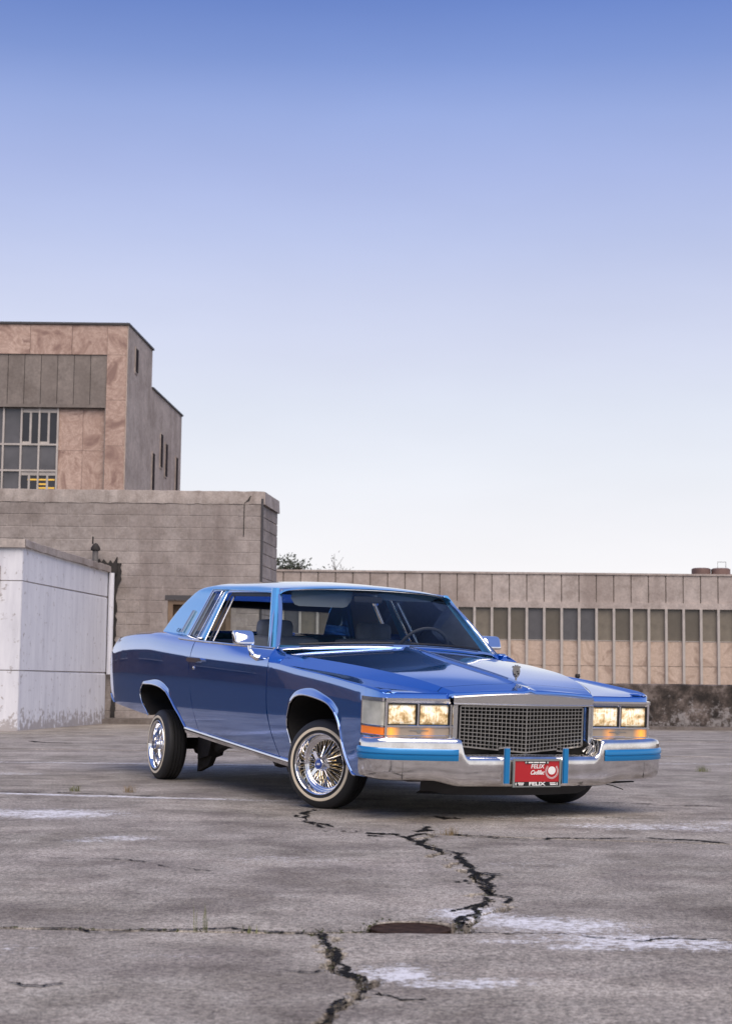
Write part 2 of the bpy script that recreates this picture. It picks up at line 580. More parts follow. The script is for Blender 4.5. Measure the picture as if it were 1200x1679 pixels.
def mk_block(name, c0, c1, stain, scale=1.0, rand=.25):
    m, nt, b = new_mat(name)
    geo = nt.nodes.new('ShaderNodeNewGeometry')
    n1 = noise(nt, .7 * scale, 6, .65, geo.outputs['Position'])
    mp = nt.nodes.new('ShaderNodeMapping')
    nt.links.new(geo.outputs['Position'], mp.inputs[0])
    mp.inputs['Scale'].default_value = (1.6 * scale, 1.6 * scale, .22 * scale)
    n2 = noise(nt, 1.0, 6, .7, mp.outputs[0])
    n3 = noise(nt, 22 * scale, 4, .65, geo.outputs['Position'])
    oi = nt.nodes.new('ShaderNodeObjectInfo')
    c = mixc(nt, ramp(nt, n1, [(.36, (0, 0, 0)), (.62, (1, 1, 1))]), c0, c1)
    n4 = noise(nt, 3.4 * scale, 6, .72, geo.outputs['Position'])
    c = mixc(nt, .45, c, ramp(nt, n4, [(.36, (.28, .26, .24)), (.5, (.5, .5, .5)), (.64, (.70, .69, .68))]), 'OVERLAY')
    c = mixc(nt, math_n(nt, 'MULTIPLY', ramp(nt, n2, [(.50, (0, 0, 0)), (.70, (1, 1, 1))]), .7), c, stain)
    c = mixc(nt, .25, c, ramp(nt, n3, [(.3, (.2, .2, .2)), (.7, (.8, .8, .8))]), 'OVERLAY')
    c = mixc(nt, math_n(nt, 'MULTIPLY', oi.outputs['Random'], rand), c, stain)
    nt.links.new(c, b.inputs['Base Color'])
    b.inputs['Roughness'].default_value = .9
    add_bump(nt, b, n3, .4, .006)
    return m
M['block'] = mk_block('grey_blockwork', (.255, .222, .205), (.36, .322, .302), (.195, .162, .147), 1, .2)
M['mortar'] = mk_block('mortar', (.28, .245, .226), (.39, .35, .328), (.21, .177, .16), 1, 0)
M['cap'] = mk_block('cap_concrete', (.29, .25, .226), (.40, .355, .325), (.20, .16, .14), 1.5, 0)
M['panel'] = mk_block('fascia_concrete', (.37, .315, .285), (.44, .385, .355), (.29, .24, .215), .6, .25)
M['panel_dk'] = mk_block('grey_metal_panel', (.20, .172, .155), (.245, .212, .19), (.16, .135, .12), .5, .35)
M['sidewall'] = mk_block('tower_side_concrete', (.37, .31, .265), (.46, .395, .345), (.27, .215, .18), .4, 0)
M['kerb'] = mk_block('dirty_kerb', (.12, .10, .085), (.19, .165, .15), (.06, .05, .045), 3, .2)
M['stone_wall'] = None

def mk_marble(name, base, mid, dark, vs=1.0):
    m, nt, b = new_mat(name)
    oi = nt.nodes.new('ShaderNodeObjectInfo')
    ad = nt.nodes.new('ShaderNodeVectorMath')
    ad.operation = 'ADD'
    cb = nt.nodes.new('ShaderNodeCombineXYZ')
    for i, k in enumerate((37.0, 11.0, 53.0)):
        nt.links.new(math_n(nt, 'MULTIPLY', oi.outputs['Random'], k), cb.inputs[i])
    nt.links.new(coords(nt), ad.inputs[0])
    nt.links.new(cb.outputs[0], ad.inputs[1])
    n1 = noise(nt, .8 * vs, 5, .6, ad.outputs[0], 2.2)
    n2 = noise(nt, 2.6 * vs, 6, .65, ad.outputs[0], 2.5)
    c = ramp(nt, n1, [(.34, dark), (.43, mid), (.50, base), (.56, mid), (.63, base), (.70, dark)])
    v = ramp(nt, n2, [(.44, (0, 0, 0)), (.50, (1, 1, 1)), (.56, (0, 0, 0))])
    c = mixc(nt, math_n(nt, 'MULTIPLY', v, .45), c, dark)
    c = mixc(nt, math_n(nt, 'MULTIPLY', oi.outputs['Random'], .25), c, dark)
    nt.links.new(c, b.inputs['Base Color'])
    b.inputs['Roughness'].default_value = .55
    return m
M['marble'] = mk_marble('pink_marble', (.56, .41, .335), (.43, .295, .235), (.25, .155, .125), .9)
M['marble_lt'] = mk_marble('pale_marble', (.60, .475, .39), (.51, .395, .315), (.36, .265, .21), 1.3)
M['mullion'] = pmat('aluminium_mullion', (.46, .42, .385), .5, .2, vary=.15, vscale=2)
M['win_dark'] = pmat('dark_glazing', (.030, .030, .036), .12, 0, vary=.3, vscale=.6)
M['win_blind'] = pmat('grey_blind_glazing', (.10, .098, .105), .25, 0, vary=.3, vscale=1)
M['win_olive'] = pmat('olive_glazing', (.145, .125, .098), .22, 0, vary=.35, vscale=.5)
M['win_olive2'] = pmat('pale_olive_glazing', (.19, .165, .13), .3, 0, vary=.5, vscale=.9)
M['slit'] = pmat('slit_window', (.03, .024, .024), .9, 0, spec=.1)
M['yellow'] = pmat('glowing_yellow_rail', (.75, .45, .06), .5, emit=(1, .62, .12), estr=.25)  # rail is no lamp; its brightness is put in as emission
M['wood'] = pmat('weathered_wood', (.17, .115, .075), .7, vary=.35, vscale=4)
M['roof_dark'] = pmat('dark_coping', (.055, .052, .055), .6)
M['asphalt_tar'] = pmat('roof_tar', (.020, .017, .016), .75, vary=.6, vscale=9, bump=.8, bscale=22)
M['pipe'] = pmat('vent_pipe', (.16, .15, .145), .6, .3, vary=.3, vscale=12)
M['brick_far'] = mk_block('brown_brick', (.13, .085, .075), (.18, .12, .105), (.08, .055, .05), .5, .2)

def mk_white():
    m, nt, b = new_mat('peeling_white_paint')
    geo = nt.nodes.new('ShaderNodeNewGeometry')
    P = geo.outputs['Position']
    n1 = noise(nt, 9, 7, .72, P)
    mp = nt.nodes.new('ShaderNodeMapping')
    nt.links.new(P, mp.inputs[0])
    mp.inputs['Scale'].default_value = (3, 3, .45)
    n2 = noise(nt, 1.6, 6, .7, mp.outputs[0])
    sp = nt.nodes.new('ShaderNodeSeparateXYZ')
    nt.links.new(P, sp.inputs[0])
    c = mixc(nt, ramp(nt, n2, [(.35, (0, 0, 0)), (.65, (1, 1, 1))]), (.63, .635, .68), (.76, .765, .80))
    # flaking splash zone along the foot of the wall
    low = math_n(nt, 'SUBTRACT', 1.0, math_n(nt, 'DIVIDE', sp.outputs['Z'], .38), clamp=True)
    f = math_n(nt, 'ADD', math_n(nt, 'MULTIPLY', n1, 1.0), math_n(nt, 'MULTIPLY', low, .22))
    fl = ramp(nt, f, [(.60, (0, 0, 0)), (.66, (1, 1, 1))])
    c = mixc(nt, math_n(nt, 'MULTIPLY', fl, .7), c, (.27, .23, .21))
    st = ramp(nt, n2, [(.30, (1, 1, 1)), (.42, (0, 0, 0))])
    c = mixc(nt, math_n(nt, 'MULTIPLY', st, .18), c, (.40, .39, .41))
    nt.links.new(c, b.inputs['Base Color'])
    b.inputs['Roughness'].default_value = .75
    add_bump(nt, b, n1, .3, .006)
    return m
M['white'] = mk_white()

def mk_stained():
    m, nt, b = new_mat('black_stained_wall')
    n1 = noise(nt, 3.2, 8, .72)
    n2 = noise(nt, 5.5, 8, .78, mapping(nt, (1, 1, 1), (3.3, 1, 7)))
    n3 = noise(nt, 1.1, 3, .6)
    sp = nt.nodes.new('ShaderNodeSeparateXYZ')
    nt.links.new(coords(nt), sp.inputs[0])
    c = ramp(nt, n1, [(.38, (.018, .014, .012)), (.50, (.065, .050, .042)), (.60, (.16, .13, .115))])
    # lime runs, mostly on the lower half
    low = math_n(nt, 'SUBTRACT', 1.0, math_n(nt, 'DIVIDE', sp.outputs['Z'], .75), clamp=True)
    f = math_n(nt, 'ADD', n2, math_n(nt, 'ADD', math_n(nt, 'MULTIPLY', low, .10), math_n(nt, 'MULTIPLY', n3, .12)))
    c = mixc(nt, math_n(nt, 'MULTIPLY', ramp(nt, f, [(.635, (0, 0, 0)), (.72, (1, 1, 1))]), .6), c, (.38, .36, .355))
    nt.links.new(c, b.inputs['Base Color'])
    b.inputs['Roughness'].default_value = .9
    add_bump(nt, b, n1, .7, .03)
    return m
M['stained'] = mk_stained()

# ================================================================== GROUND
ground = MB().add([(-900, -900, -.06), (900, -900, -.06), (900, 1500, -.06), (-900, 1500, -.06)], [(0, 1, 2, 3)]).build('ground', M['dirt'], None, 0)
tag(ground, None, None, None, 'structure')

def jag(pts, step=.06, amp=.004, seed=0):
    r = random.Random(seed)
    out = []
    for (x0, y0), (x1, y1) in zip(pts[:-1], pts[1:]):
        n = max(1, int(math.hypot(x1 - x0, y1 - y0) / step))
        n = min(n, 160)
        for k in range(n):
            t = k / n
            a = amp if (k or (x0, y0) != pts[0]) else 0
            out.append((x0 + (x1 - x0) * t + r.uniform(-a, a), y0 + (y1 - y0) * t + r.uniform(-a, a)))
    out.append(pts[-1])
    return out

from mathutils.geometry import delaunay_2d_cdt
def slab(poly, z=0.0):
    # clean consecutive duplicates, make CCW, bevelled rim
    q = []
    for p in poly:
        if not q or math.hypot(p[0] - q[-1][0], p[1] - q[-1][1]) > 1e-4:
            q.append(p)
    if math.hypot(q[0][0] - q[-1][0], q[0][1] - q[-1][1]) < 1e-4:
        q.pop()
    area = sum(q[i][0] * q[(i + 1) % len(q)][1] - q[(i + 1) % len(q)][0] * q[i][1] for i in range(len(q)))
    if area < 0:
        q = q[::-1]
    n = len(q)
    ins = []
    for i in range(n):
        a, b, c = Vector(q[i - 1]), Vector(q[i]), Vector(q[(i + 1) % n])
        e1, e2 = (b - a).normalized(), (c - b).normalized()
        nn = Vector((-(e1.y + e2.y), e1.x + e2.x))
        nn = nn.normalized() if nn.length > 1e-6 else Vector((-e1.y, e1.x))
        ins.append((b.x + nn.x * .0025, b.y + nn.y * .0025))
    ins = ins if n < 900 else q
    vs = [(x, y, z) for x, y in ins] + [(x, y, z - .005) for x, y in q] + [(x, y, -.07) for x, y in q]
    fs = []
    cv, ce, cf, _a, _b, _c = delaunay_2d_cdt([Vector(p) for p in ins], [], [list(range(n))], 1, 1e-6)
    if len(cv) == n:
        fs = [tuple(f) for f in cf]
    else:
        fs = [tuple(range(n))]
    for r_ in (0, 1):
        fs += [(r_ * n + i, (r_ + 1) * n + i, (r_ + 1) * n + (i + 1) % n, r_ * n + (i + 1) % n) for i in range(n)]
    return MB().add(vs, fs).build('concrete_slab', M['slab'], ground, 0)

def fractal(pts, step=.012, amp=.35, seed=0):
    """random midpoint displacement of a polyline"""
    r = random.Random(seed)
    def sub(p, q, d):
        l = math.hypot(q[0] - p[0], q[1] - p[1])
        if l < step or d == 0:
            return [p]
        k = r.gauss(0, amp) * .32
        m = ((p[0] + q[0]) / 2 - (q[1] - p[1]) * k, (p[1] + q[1]) / 2 + (q[0] - p[0]) * k)
        return sub(p, m, d - 1) + sub(m, q, d - 1)
    out = []
    for p, q in zip(pts[:-1], pts[1:]):
        out += sub(p, q, 9)
    return out + [pts[-1]]
def crack_edges(pts, w0, w1, seed):
    """both ragged lips of an open crack"""
    r = random.Random(seed)
    C = fractal(pts, .014, .38, seed)
    L_, R_ = [], []
    wl = wr = (w0 + w1) / 2
    for i, p in enumerate(C):
        a, b2 = C[max(i - 1, 0)], C[min(i + 1, len(C) - 1)]
        d = math.hypot(b2[0] - a[0], b2[1] - a[1]) or 1
        n = ((b2[1] - a[1]) / d, -(b2[0] - a[0]) / d)
        wl = min(max(wl + r.gauss(0, .25) * (w1 - w0), w0), w1)
        wr = min(max(wr + r.gauss(0, .25) * (w1 - w0), w0), w1)
        L_.append((p[0] - abs(n[0]) * wl / 2 - .0, p[1] + n[1] * wl * .1))
        R_.append((p[0] + abs(n[0]) * wr / 2 + .0, p[1] - n[1] * wr * .1))
    def mono(P):
        up = P[-1][1] > P[0][1]
        out = [P[0]]
        for p in P[1:]:
            if (p[1] > out[-1][1] + .0015) if up else (p[1] < out[-1][1] - .0015):
                out.append(p)
        return out
    return mono(L_), mono(R_)
J1 = [(-6, 5.26), (-1.114, 5.231), (-.172, 5.190), (.014, 5.216), (.578, 5.225), (1.124, 5.150), (6, 4.9)]
J3 = [(-6, 11.9), (-2.445, 11.34), (-1.014, 10.985), (1.59, 10.93), (2.353, 10.73), (6, 10.4)]
CR1 = [(-.139, 5.20), (-.112, 5.001), (-.069, 4.817), (-.073, 4.663), (-.051, 4.501), (.013, 4.406), (.013, 4.302), (-.045, 4.023), (-.077, 3.853), (-.14, 3.4), (-.10, 2.6), (-.2, 1.0)]
CR2 = [(.315, 5.215), (.325, 5.40), (.392, 5.661), (.445, 5.974), (.471, 6.321), (.471, 6.814), (.436, 7.265), (.354, 7.776), (.282, 8.117), (.330, 8.60)]
CUP = [(.330, 8.60), (.40, 9.3), (.425, 9.8), (.46, 10.95)]
J2R = [(.330, 8.60), (.467, 8.555), (.93, 8.411), (1.803, 8.229), (6, 7.7)]
def shift(pts, dx, dy):
    return [(x + dx, y + dy) for x, y in pts]
def between(line, x0, x1):
    return [p for p in line if x0 < p[0] < x1]
def at(line, x):
    return (x, float(np.interp(x, [p[0] for p in line], [p[1] for p in line])))
g = .011
CUPF = fractal(CUP, .02, .4, 77)
C1L, C1R = crack_edges(CR1, .018, .070, 2)
C2L, C2R = crack_edges(CR2, .014, .060, 9)
# near band, cut by the open crack
J1l = [p for p in J1 if p[0] < -.19] + [at(J1, -.185)]
J1r = [at(J1, -.090)] + [p for p in J1 if p[0] > -.12]
slab(jag(shift(J1l, 0, -g), seed=1) + shift(C1L, 0, -.012) + [(-6, 1.0)])
slab(jag(shift(J1r, 0, -g), seed=3)[::-1] + shift(C1R, 0, -.012) + [(6, 1.0)], .002)
# middle band: left piece with a notch round the sunken cover
notch = [(.008, 5.23), (.012, 5.34), (.050, 5.438), (.11, 5.470), (.172, 5.478), (.24, 5.465), (.290, 5.43)]
left = jag(shift([p for p in J1 if p[0] < .0], 0, g), seed=5) + jag(notch, .03, .005, 15) + [p for p in C2L if p[1] > 5.45] + shift(CUPF, -.0012, 0) + jag(shift([at(J3, .45)] + [p for p in J3 if p[0] < .45][::-1], 0, -g), seed=8)
slab(left, .001)
right = jag(shift([at(J1, .33)] + [p for p in J1 if p[0] > .34], 0, g), seed=9) + jag(shift(J2R, 0, -.005), .05, .003, 10)[::-1] + [p for p in C2R if p[1] > 5.24][::-1]
slab(right, -.001)
topr = jag(shift(J2R, .004, .005), .05, .003, 12) + jag(shift([at(J3, .46)] + [p for p in J3 if p[0] > .47], 0, -g), seed=13)[::-1] + shift(CUPF, .0012, 0)[::-1]
slab(topr, .0015)
# far bands
lines = [J3, [(-6, 15.5), (-3.3, 15.42), (0, 15.2), (2.65, 15.08), (6, 14.8)], [(-6, 18.3), (6, 18.2)], [(-6, 20.9), (6, 20.7)], [(-6, 23.6), (-3, 23.3), (6, 22.9)], [(-6, 25.9), (6, 25.2)], [(-6, 29.25), (6, 29.25)]]
for k, (a, b) in enumerate(zip(lines[:-1], lines[1:])):
    slab(jag(shift(a, 0, g + .004 * k), .08, .005, 20 + k) + jag(shift(b, 0, -g - .004 * k), .08, .005, 40 + k)[::-1], random.uniform(-.002, .003))
# outer slabs, left and right of the middle strip and behind the camera
ys = [-40, -28, -16, -6, 1.0, 5.1, 11.1, 15.2, 18.3, 20.9, 23.4, 25.6, 29.25]
for a, b in zip(ys[:-1], ys[1:]):
    for x0, x1 in ((6.012, 15), (15, 26), (26, 46)):
        if x1 > -20 or x1 > 0:
            slab([(x0 + .01, a + .01), (x1 - .01, a + .01), (x1 - .01, b - .01), (x0 + .01, b - .01)])
    if b <= 1.0:
        for x0, x1 in ((-6, 0), (0, 6)):
            slab([(x0 + .01, a + .01), (x1 - .01, a + .01), (x1 - .01, b - .01), (x0 + .01, b - .01)])

M['asphalt'] = pmat('old_asphalt', (.036, .035, .038), .85, vary=.3, vscale=3, bump=.5, bscale=90)
lot = MB().box((-60, -40, -.058), (-6.01, 60, -.004)).build('added_asphalt_lot', M['asphalt'], None, 0)  # unseen dark ground, added and sized for its dark reflection in the car side
tag(lot, kind='structure')

# tar and shadowed chips along hairline cracks: thin ragged slivers lying on the slabs
def ribbon(line, wmax, seed, fill=.6, spread=0.0, step=.012, z=.004):
    r = random.Random(seed)
    base = .45 if fill > .9 else 0.0
    mb = MB()
    C = fractal(line, step, .30, seed)
    gap, off = r.random() * .5, 0.0
    run = []
    def flush():
        if len(run) > 2:
            n = len(run)
            mb.add([(x, y, z) for x, y, u, v in run] + [(u, v, z) for x, y, u, v in run], [(i, i + 1, n + i + 1, n + i) for i in range(n - 1)])
        run.clear()
    for i, p in enumerate(C):
        gap += r.gauss(0, .16)
        gap = min(max(gap, 0), 1)
        if gap > fill:
            flush()
            off = r.gauss(0, spread)
            continue
        q0, q1 = C[max(i - 3, 0)], C[min(i + 3, len(C) - 1)]
        d = math.hypot(q1[0] - q0[0], q1[1] - q0[1]) or 1
        nx, ny = -(q1[1] - q0[1]) / d, (q1[0] - q0[0]) / d
        k = wmax * (base + (1 - base) * (1 - gap / fill))
        h, g_ = k * r.uniform(.15, 1.0), k * r.uniform(.15, 1.0)
        x, y = p[0] + off * .4, p[1] + off
        run.append((x - nx * h, y - ny * h, x + nx * g_, y + ny * g_))
    flush()
    return mb
CR2B = [(.282, 8.117), (.14, 8.449), (.018, 8.568), (-.171, 8.719), (-.281, 9.189), (-.352, 9.766), (-.297, 10.29)]
tars = [(CR2[1:6], .022, 1, .92, .0), (CR2[4:], .030, 2, .95, .0), (CR2[5:], .026, 3, .6, .05), (CR2B, .038, 4, .85, .02), (CR2B, .034, 5, .6, .08), (CR2B[:4], .03, 6, .6, .07), (CR2[3:6], .02, 31, .6, .03), (CR2[1:4], .016, 32, .6, .02),
        ([(.33, 8.7), (.40, 9.3), (.44, 9.9)], .05, 7, .5, .1), (CR1[:6], .016, 8, .95, .0), (CR1[4:11], .023, 9, .95, .0), (CR1[4:8], .016, 33, .6, .02),
        ([(-1.75, 7.45), (-1.161, 7.248), (-.879, 7.084), (-.611, 6.818)], .012, 10, .55, .0), ([(.46, 6.86), (.60, 6.80), (.55, 6.6)], .03, 11, .7, .02), ([(.47, 6.3), (.53, 6.05), (.50, 5.95)], .02, 12, .7, .02),
        ([(.44, 5.97), (.33, 5.75), (.30, 5.7)], .02, 13, .7, .02), ([(-4.9, 20.9), (-3.4, 20.0), (-2.4, 20.2)], .08, 14, .7, .05),
        (J1[1:4], .016, 15, .98, .0), ([(.33, 5.222), (.578, 5.226), (1.124, 5.152), (1.6, 5.12)], .013, 16, .98, .0), (J2R[1:4] + [(3.2, 8.05)], .030, 17, .99, .0),
        (shift(J3[1:5], 0, 0), .030, 18, .85, .0), ([(-.05, 4.55), (-.12, 4.5), (-.2, 4.52)], .010, 19, .6, .0), ([(.04, 4.2), (.10, 4.12), (.16, 4.14)], .012, 20, .8, .01),
        ([(-.95, 4.30), (-.80, 4.24), (-.76, 4.28)], .012, 22, .8, .01), ([(-1.0, 4.02), (-.86, 4.1)], .012, 23, .8, .01), ([(1.0, 9.9), (1.8, 9.7), (2.6, 9.75)], .012, 24, .6, .0)]
for k, (line, wmax, sd, fl, spd) in enumerate(tars):
    o = ribbon(line, wmax, sd, fl, spd, .012 if line[0][1] < 12 else .05, .0040 + .0002 * (k % 7)).build('crack_tar', M['tar'], ground, 0)
    tag(o, kind='stuff')

# sunken round cover at the crack
cov = empty('drain_cover', (.155, 5.350, -.006))
tag(cov, 'rusty sunken round cover in the concrete where the joint meets the crack', 'drain cover')
M['rust'] = pmat('rusty_iron', (.040, .024, .017), .95, 0, spec=.1, vary=.6, vscale=25, bump=.8, bscale=60)
MB().revolve([(0, 0), (.10, .0), (.116, .002), (.116, -.03)], 32).xf(lambda p: (p[0], p[2], p[1])).build('cover_plate', M['rust'], cov)
MB().revolve([(.118, -.03), (.118, .003), (.128, .003), (.130, -.03)], 32).xf(lambda p: (p[0], p[2], p[1])).build('cover_rim', M['rust'], cov)

# ================================================================== BLOCKWORK ANNEX behind the car
annex = empty('blockwork_building', (-1.84, 29.2, 0))
tag(annex, 'low grey concrete block building behind the tail of the car', 'building')
def put(name, mb, mat, parent, angle=0):
    """mesh in world coordinates, parented to a thing"""
    L = parent.location
    return mb.xf(lambda p: (p[0] - L.x, p[1] - L.y, p[2] - L.z)).build(name, mat, parent, angle)
AX0, AX1, AY, ATOP = -8.0, -1.84, 29.2, 3.87
DX0, DX1, DZ = -3.46, -2.35, 2.20        # doorway
core = MB()
core.box((AX0, AY + .004, -.05), (DX0, AY + 1.6, ATOP))
core.box((DX0, AY + .30, -.05), (DX1, AY + 1.6, ATOP))
core.box((DX0, AY + .004, DZ), (DX1, AY + .30, ATOP))
core.hexa([(DX1, AY + .004, -.05), (AX1 - .006, AY + .004, -.05), (AX1 + .178, AY + 1.6, -.05), (DX1, AY + 1.6, -.05),
           (DX1, AY + .004, ATOP), (AX1 - .006, AY + .004, ATOP), (AX1 + .178, AY + 1.6, ATOP), (DX1, AY + 1.6, ATOP)])
put('wall', core, M['mortar'], annex)
cw, chh = .427, .215
bm_block = []
for v in range(4):
    r = random.Random(100 + v)
    h2, w2, d = (chh - .014) / 2, (cw - .016) / 2, .05
    e = .004
    f = [(-w2 + e, 0, -h2 + e), (w2 - e, 0, -h2 + e), (w2 - e, 0, h2 - e), (-w2 + e, 0, h2 - e)]
    f = [(x + r.uniform(-.002, .002), y, z + r.uniform(-.002, .002)) for x, y, z in f]
    s_ = [(-w2, e, -h2), (w2, e, -h2), (w2, e, h2), (-w2, e, h2)]
    bck = [(x, d, z) for x, y, z in s_]
    bm_block.append(MB().add(f + s_ + bck, [(0, 1, 2, 3)] + [(4 + i, 4 + (i + 1) % 4, (i + 1) % 4, i) for i in range(4)] + [(8 + i, 8 + (i + 1) % 4, 4 + (i + 1) % 4, 4 + i) for i in range(4)]).mesh('block', M['block'], 0))
L = annex.location
rows_n = 18
for j in range(rows_n):
    z = chh * (j + .5)
    off = 0 if j % 2 else cw / 2
    x = AX1 - cw / 2 + off
    while x > -6.75:
        xa, xb = x - cw / 2, x + cw / 2
        sx = 1.0
        xc = x
        if xb > AX1:
            xc, sx = (xa + AX1) / 2, (AX1 - xa) / cw
        if not (xc > DX0 - .1 and xc < DX1 + .1 and z < DZ + .05):
            o = link_mesh('block', bm_block[random.randrange(4)], annex, (xc - L.x, AY - .002 + random.uniform(-.002, .002) - L.y, z - L.z), scale=(sx, 1, 1))
        x -= cw
# end wall blocks
ang = math.atan2(1.6, .19)
for j in range(rows_n):
    z = chh * (j + .5)
    for k in range(4):
        t = (k + .5) * .40 + (0 if j % 2 else -.0)
        o = link_mesh('block', bm_block[(j + k) % 4], annex, (AX1 + .19 * t / 1.6 + .006 - L.x, AY + t + .004 - L.y, z - L.z), rot=(0, 0, ang), scale=(.937, 1, 1))
cp = MB()
xsn = np.linspace(AX0, AX1 + .03, 60)
rows = []
r = random.Random(5)
for x in xsn:
    a, b_ = r.uniform(-.006, .006), r.uniform(-.008, .008)
    rows.append([(x, AY + 1.6, ATOP + .001), (x, AY - .010 + a, ATOP + .001 + b_), (x, AY - .014 + a, ATOP + .220), (x, AY - .008, ATOP + .232 + b_ * .6), (x, AY + 1.6, ATOP + .24)])
cp.grid(rows)
cp.add(rows[-1], [(0, 1, 2, 3, 4)])
put('parapet_cap', cp, M['cap'], annex, 40)
put('parapet_return', MB().hexa([(AX1 + .03, AY - .02, ATOP + .001), (AX1 + .06, AY - .01, ATOP + .001), (AX1 + .235, AY + 1.62, ATOP + .001), (AX1 + .10, AY + 1.62, ATOP + .001),
                                 (AX1 + .03, AY, ATOP + .228), (AX1 + .055, AY + .01, ATOP + .226), (AX1 + .225, AY + 1.62, ATOP + .236), (AX1 + .10, AY + 1.62, ATOP + .236)]), M['cap'], annex)
put('drain_pipe', MB().tube([(AX1 + .012, AY - .015, 0), (AX1 + .012, AY - .015, ATOP + .1)], .022, 8), M['roof_dark'], annex, 40)
dr = put('service_door', MB().box((DX0 + .09, AY + .20, 0), (DX1 - .09, AY + .25, DZ - .12)), M['wood'], annex)
jm = MB()
jm.box((DX0 + .002, AY + .02, 0), (DX0 + .088, AY + .20, DZ - .03))
jm.box((DX1 - .088, AY + .02, 0), (DX1 - .002, AY + .20, DZ - .03))
jm.box((DX0 + .089, AY + .02, DZ - .11), (DX1 - .089, AY + .20, DZ - .03))
put('door_frame', jm, M['wood'], annex)
put('lintel', MB().box((DX0 - .05, AY - .012, DZ - .028), (DX1 + .05, AY + .25, DZ + .05)), M['roof_dark'], annex)
# chip in the parapet with a crack running down
ck = MB()
ck.prism([(-2.16, 3.86), (-2.12, 3.91), (-2.06, 3.94), (-2.03, 4.02), (-2.045, 4.02), (-2.09, 3.95), (-2.14, 3.90)], AY - .022, AY - .012, 'y')
ck.prism([(-2.155, 3.86), (-2.14, 3.86), (-2.145, 3.3), (-2.16, 3.3)], AY - .010, AY - .003, 'y')
put('wall_crack', ck, M['asphalt_tar'], annex)
kb = MB().grid([[(x, 28.94 + random.uniform(-.01, .01), -.02), (x, 28.95, .085 + random.uniform(-.012, .012)), (x, 29.14, .10), (x, 29.185, .10)] for x in np.linspace(-5.2, -1.9, 40)]).build('kerb', M['kerb'], None, 30)
tag(kb, 'dark dirty kerb at the foot of the grey block wall', 'kerb')

# ================================================================== WHITE SHED
shed = empty('white_shed', (-5.06, 24.5, 0))
tag(shed, 'peeling white panelled shed with a flat roof at the left edge', 'shed')
F0, F1 = (-5.06, 24.5), (-4.50, 29.12)
def along(t, off=0.0):
    dx, dy = F1[0] - F0[0], F1[1] - F0[1]
    l = math.hypot(dx, dy)
    return F0[0] + dx * t + dy / l * off, F0[1] + dy * t - dx / l * off
a0, a1 = along(0, -.02), along(1, -.02)
put('shed_core', MB().prism([(-7.4, 24.52), (a0[0], 24.52), a1, (-7.4, 29.12)], -.03, 2.71), M['cap'], shed)
zr = [(.0, .876), (.890, 2.195), (2.209, 2.70)]
for z0, z1 in zr:
    p, q = along(.004, 0), along(.994, 0)
    p2, q2 = along(.004, -.022), along(.994, -.022)
    put('wall_panel', MB().hexa([(*p2, z0), (*q2, z0), (*q, z0 + .0), (*p, z0), (*p2, z1), (*q2, z1), (*q, z1 - .03), (*p, z1)]), M['white'], shed)
    for x0, x1 in ((-7.4, -5.064),):
        put('wall_panel', MB().box((x0, 24.498, z0), (x1, 24.52, z1)), M['white'], shed)
rf = MB()
c0, c1 = along(-.012, .05), along(1.0, .05)
rr = []
for t in np.linspace(0, 1, 40):
    x, y = c0[0] + (c1[0] - c0[0]) * t, c0[1] + (c1[1] - c0[1]) * t
    zt = 2.815 - .07 * t
    j = random.uniform(-.008, .008)
    rr.append([(x - .3, y, zt - .12), (x + j, y, zt - .115 + j), (x + j, y, zt - .012), (x - .03, y, zt + j), (x - .3, y, zt + .005)])
rf.grid(rr)
rf.box((-7.45, c0[1] - .002, 2.69), (c0[0] - .001, 24.9, 2.818))
put('roof_edge', rf, M['cap'], shed, 40)
put('roof_sheet', MB().prism([(-7.4, 24.6), (c0[0] - .1, 24.6), (c1[0] - .1, 29.1), (-7.4, 29.1)], 2.72, 2.735), M['asphalt_tar'], shed)
put('window_frame', MB().box((-6.6, 24.47, 1.95), (-5.385, 24.515, 2.42)), M['wood'], shed)
# white downpipe and dark streak between shed and blockwork
dp = MB().tube([(-4.44, 29.08, 0.85), (-4.44, 29.08, 2.62)], .05, 10)
dpo = dp.build('downpipe', M['white'], None, 40)
tag(dpo, 'pale vertical downpipe between the white shed and the block wall', 'pipe')
tf = MB()
r = random.Random(12)
top_, bot_ = [], []
for x in np.linspace(-5.5, -4.36, 30):
    top_.append((x, 2.76 + .16 * abs(math.sin(x * 9.0)) * r.random() + r.uniform(0, .05)))
    bot_.append((x, 2.60))
tf.prism(bot_ + top_[::-1], 29.12, 29.19, 'y')
bot_, top_ = [], []
for z in np.linspace(0.05, 2.8, 40):
    bot_.append((-4.40 - r.uniform(0, .05), z))
    top_.append((-4.365 + r.uniform(-.02, .025) + (.06 if z > 2.4 else 0) + (.02 if z < .6 else 0), z))
tf.prism(bot_ + top_[::-1], 29.165, 29.192, 'y')
tfo = tf.build('tar_flashing', M['asphalt_tar'], None, 0)
tag(tfo, 'ragged black tar flashing smeared on the block wall beside the shed', 'flashing')
vp = empty('vent_pipe', (-4.72, 28.98, 2.72))
tag(vp, 'short grey vent pipe with a dark cap on the shed roof', 'vent pipe')
MB().tube([(0, 0, 0), (0, 0, .30)], .05, 12).build('pipe', M['pipe'], vp)
MB().revolve([(0, .42), (.04, .40), (.085, .33), (.085, .29), (.05, .28)], 16).xf(lambda p: (p[0], p[2], p[1])).build('pipe_cap', M['asphalt_tar'], vp)
MB().tube([(-.05, 0, .40), (-.05, 0, .53)], .014, 6).build('spindle', M['asphalt_tar'], vp)

